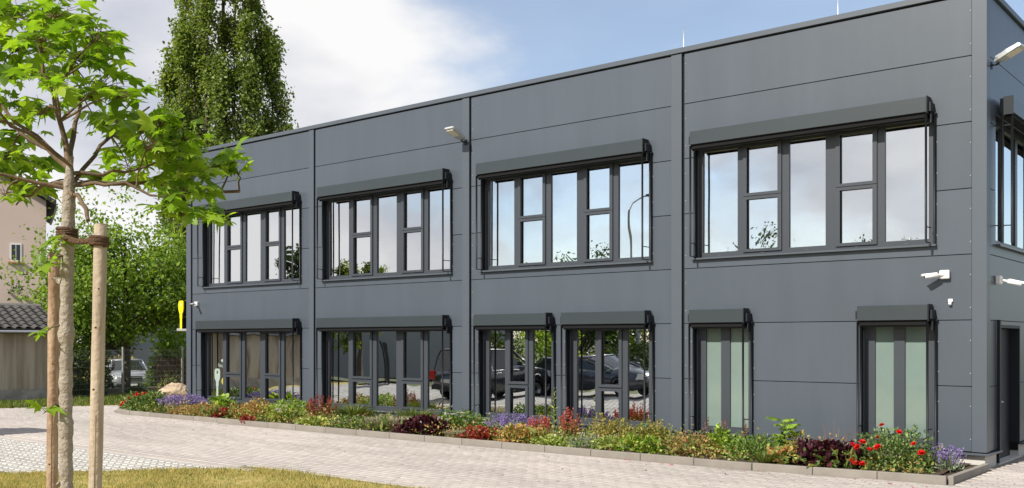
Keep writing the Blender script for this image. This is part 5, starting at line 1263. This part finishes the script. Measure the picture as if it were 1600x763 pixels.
# ---- cars
mat('tyre', (.012, .012, .013), .85, .3); mat('rim', (.45, .46, .47), .3, .5, metal=.7); mat('car_glass', (.012, .016, .018), .04, .8)
mat('chrome', (.7, .7, .7), .12, .5, metal=1); mat('headlight', (.70, .72, .74), .08, .8); mat('tail_light', (.45, .015, .012), .2, .6); mat('car_trim', (.02, .02, .022), .6, .4)
mat('paint_silver', (.26, .27, .29), .3, .6, metal=.25, coat=.6); mat('paint_black', (.012, .014, .018), .22, .6, coat=.8); mat('paint_navy', (.035, .045, .065), .25, .6, coat=.8)
def car(label, loc, rz, paint, L=4.6, hw=.90, hood=1.02, roof=1.74, belt=1.05, suv=True, plate=True):
    t = empty('parked_car', label, 'car', None, loc, rz); h2 = L/2
    st_ = [(-h2, .50, belt*.86, hw*.84), (-h2+.08, .36, belt*.96, hw*.95), (-h2+.5, .30, belt, hw), (-.6, .26, belt+.0, hw*1.02), (.6, .26, belt+.0, hw*1.02), (h2-1.25, .28, belt*.99, hw), (h2-.9, .30, hood*.98, hw*.99), (h2-.4, .32, hood*.92, hw*.97), (h2-.10, .36, hood*.83, hw*.90), (h2, .46, hood*.70, hw*.78)]
    V = []; F = []; k = 12
    for x, zb, zt, w in st_:
        zs = zb+(zt-zb)*.55
        ring = [(-w*.86, zb), (-w*.97, zb+.06), (-w, zs), (-w*.96, zt-.07), (-w*.86, zt), (-w*.3, zt+.025)]
        ring = ring+[(-y, z) for y, z in reversed(ring)]
        V += [(x, y, z) for y, z in ring]
    for i in range(len(st_)-1):
        for q in range(k): F.append((i*k+q, i*k+(q+1) % k, (i+1)*k+(q+1) % k, (i+1)*k+q))
    F += [tuple(range(k-1, -1, -1)), tuple((len(st_)-1)*k+q for q in range(k))]
    body = mobj('body', V, F, paint, t, True)
    # greenhouse
    xb0, xb1 = -h2+.12, h2-1.15; xr0, xr1 = -h2+(.35 if suv else .55), h2-2.05
    def ringxy(x0, x1, w, z, r=.18):
        return [(x0, -w+r, z), (x0+r, -w, z), (x1-r*2, -w, z), (x1-r*.4, -w+r, z), (x1, 0, z), (x1-r*.4, w-r, z), (x1-r*2, w, z), (x0+r, w, z), (x0, w-r, z), (x0-.03, 0, z)]
    A_ = ringxy(xb0, xb1, hw*.93, belt-.02); B_ = ringxy(xr0, xr1, hw*.76, roof-.06); n = len(A_)
    gh = mobj('window_glass', A_+B_, [(i, (i+1) % n, n+(i+1) % n, n+i) for i in range(n)]+[tuple(range(2*n-1, n-1, -1))], 'car_glass', t, False)
    C_ = ringxy(xr0-.03, xr1+.03, hw*.78, roof-.065); D_ = ringxy(xr0+.02, xr1-.05, hw*.70, roof-.01); E_ = ringxy(xr0+.2, xr1-.25, hw*.5, roof)
    mobj('roof', C_+D_+E_, [(i, (i+1) % n, n+(i+1) % n, n+i) for i in range(n)]+[(n+i, n+(i+1) % n, 2*n+(i+1) % n, 2*n+i) for i in range(n)]+[tuple(range(2*n, 3*n)), tuple(range(n-1, -1, -1))], paint, t, True)
    for s in (-1, 1):
        for (xa, xb) in ((xb1-.08, xr1-.05), (.05, .0), (-.95, -.93), (xb0+.06, xr0+.05)):
            tube('pillar', [(xa, s*(hw*.935), belt-.03), (xb, s*(hw*.765), roof-.05)], .038 if xa != .05 else .03, paint, t, 6)
        for xw in (h2-.88, -h2+.85):
            w_ = tube('wheel', [(xw, s*(hw-.22), .34), (xw, s*(hw+.0), .34), (xw, s*(hw+.015), .34)], [.34, .34, .30], 'tyre', t, 24)
            tube('rim', [(xw, s*(hw+.004), .34), (xw, s*(hw+.022), .34)], [.23, .19], 'rim', w_, 20)
            tube('wheel_arch', [(xw+.42*math.cos(a), s*(hw*.985), .34+.42*math.sin(a)) for a in np.linspace(-.1, math.pi+.1, 14)], .035, 'car_trim', t, 5)
        hl = mobj('headlight', [(h2-.34, s*hw*.97, hood*.70), (h2-.34, s*hw*.955, hood*.86), (h2-.06, s*hw*.50, hood*.80), (h2-.02, s*hw*.50, hood*.66), (h2-.13, s*hw*.90, hood*.66), (h2-.13, s*hw*.89, hood*.82)], [(0, 1, 5, 4), (4, 5, 2, 3), (0, 4, 3), (1, 2, 5)], 'headlight', t)
        hl.location = (.035, s*.012, 0)
        tl = box('tail_light', -h2-.02, -h2+.14, s*hw*.70, s*hw*.965, belt*.68, belt*.98, 'tail_light', t, .02)
        mr_ = box('mirror', .86, 1.04, s*(hw+.03), s*(hw+.22), belt+.02, belt+.18, paint, t, .03)
        for xh in (.35, -.75): box('handle', xh-.1, xh+.1, s*hw*1.0, s*hw*1.03, belt*.86, belt*.89, 'chrome', t, .008)
    gr = box('grille', h2-.06, h2+.012, -hw*.48, hw*.48, hood*.60, hood*.80, 'car_trim', t, .02)
    for zz in (.64, .72): box('grille_bar', h2+.0125, h2+.03, -hw*.46, hw*.46, hood*zz-.018, hood*zz+.018, 'chrome', gr, .006)
    box('bumper', h2-.12, h2+.07, -hw*.84, hw*.84, .36, .52, 'car_trim', t, .04); box('bumper', -h2-.06, -h2+.10, -hw*.88, hw*.88, .38, .56, 'car_trim', t, .04)
    box('number_plate', h2+.071, h2+.078, -.26, .26, .40, .51, 'white_paint', t); box('number_plate', -h2-.034, -h2-.021, -.26, .26, .66, .77, 'white_paint', t)
    return t
car('silver grey off-road car parked behind the wire fence facing the yard', (-42.51, 9.81, -.57), R(-23), 'paint_silver', 4.6, .92, 1.10, 1.66, 1.12)
car('dark navy estate car on the grass paving, mirrored in the ground floor windows', (-16.5, -13.0, .0), R(0), 'paint_navy', 4.9, .92, 1.0, 1.50, .98, False)
car('black off-road car seen from behind, mirrored in the second five-light window', (-18.7, -9.85, .0), R(-90), 'paint_black', 4.5, .90, 1.05, 1.70, 1.08)

# ---- across the yard (seen in the window reflections and lighting the facade)
RT = 'trees across the road'
src = tree('roadside_tree', 'leafy roadside tree across the road with two lower neighbours beside it', (-31.0, -33.0, -.07), 6.4, 3.4, 1.0, 14000, .19, 'hedge_leaf', 31, 30)
for (x, y, rz_, s, lab) in ((-36.0, -38.5, 1.0, .98, 'roadside tree across the road next to the grey hall'), (-27.0, -39.5, 2.1, .95, 'roadside tree across the road behind the street lamp'), (-20.5, -40.0, 3.0, 1.16, 'tall roadside tree across the road opposite the street lamp'), (-13.5, -40.5, 4.2, 1.0, 'roadside tree across the road opposite the gable end'), (-4.0, -42, 5.0, 1.05, 'roadside tree across the road behind the camera side'), (8.0, -42, 5.6, 1.1, 'roadside tree at the far right of the road')):
    copy_tree(src, (x, y, -.07), rz_, s, lab)
tree('slender_tree', 'slender dark tree beside the garages', (-33.8, -17.2, -.07), 6.9, 1.3, 1.2, 6000, .17, 'poplar_leaf', 33, 22)
tree('slender_tree', 'slender tall tree standing behind the garages', (-40.2, -18.5, -.07), 7.8, 1.4, 1.2, 6000, .17, 'hedge_leaf', 34, 22)
for (x, y, hh, m_, sd2, lab) in ((-25.4, -17.6, 3.0, 'hedge_leaf', 91, 'tall green hedge bush beside the bin enclosure'), (-23.0, -19.4, 3.3, 'maple_leaf', 92, 'bright green hedge bush behind the navy estate car'), (-20.4, -21.3, 2.8, 'hedge_leaf', 93, 'green hedge bush around the foot of the street lamp'), (-17.8, -23.2, 2.4, 'olive_leaf', 94, 'olive hedge bush on the lawn past the street lamp'), (-14.0, -25.0, 2.0, 'green_leaf', 95, 'low green hedge bush opposite the frosted windows'), (-9.5, -26.5, 2.2, 'hedge_leaf', 96, 'green hedge bush opposite the gable corner')):
    shrub('hedge_bush', lab, (x, y, -.05), 1.9, 1.3, hh, 2600, .20, m_, sd2)
mat('hall_grey', (.30, .31, .32), .8, .3, noise=.05, nscale=.5)
HL = empty('grey_hall', 'plain grey hall across the yard, mirrored in the second five-light window', 'building', None, (-43.0, -28.0, -.07), R(-39))
box('wall', -7, 8, 0, 8, 0, 4.3, 'hall_grey', HL); box('roof', -7.15, 8.15, -.15, 8.15, 4.301, 4.5, 'grey_roof', HL)
for xx in (-4, 0, 4):
    dd_ = box('gate', xx-1.3, xx+1.3, -.05, -.003, .0, 3.0, 'dark_metal', HL)
    for q in range(10): box('gate_slat', xx-1.25, xx+1.25, -.075, -.051, .08+q*.29, .08+q*.29+.24, 'dark_metal', dd_)
BE = empty('bin_enclosure', 'dark slatted bin enclosure beside the parking bays', 'enclosure', None, (-29.2, -14.6, -.05), R(38))
for q in range(22): box('slat', -1.3+q*.12, -1.3+q*.12+.085, -.02, .02, .1, 1.95, 'dark_metal', BE)
for zz in (.35, 1.7): box('rail', -1.3, 1.33, .021, .06, zz-.03, zz+.03, 'dark_metal', BE)
for xx in (-1.3, 1.25): box('post', xx, xx+.08, .061, .14, 0, 2.0, 'dark_metal', BE)
SL = empty('street_lamp', 'tall grey street lamp across the yard with a bent arm', 'lamp', None, (-20.2, -21.5, -.07), R(0))
tube('pole', [(0, 0, 0), (0, 0, 8.1)], [.09, .055], 'fence_post', SL, 10)
tube('arm', [(0, 0, 8.05), (.15, -.02, 8.35), (1.0, -.1, 8.5)], .04, 'fence_post', SL, 8); box('lamp_head', .95, 1.65, -.22, .02, 8.44, 8.56, 'dark_metal', SL, .02)
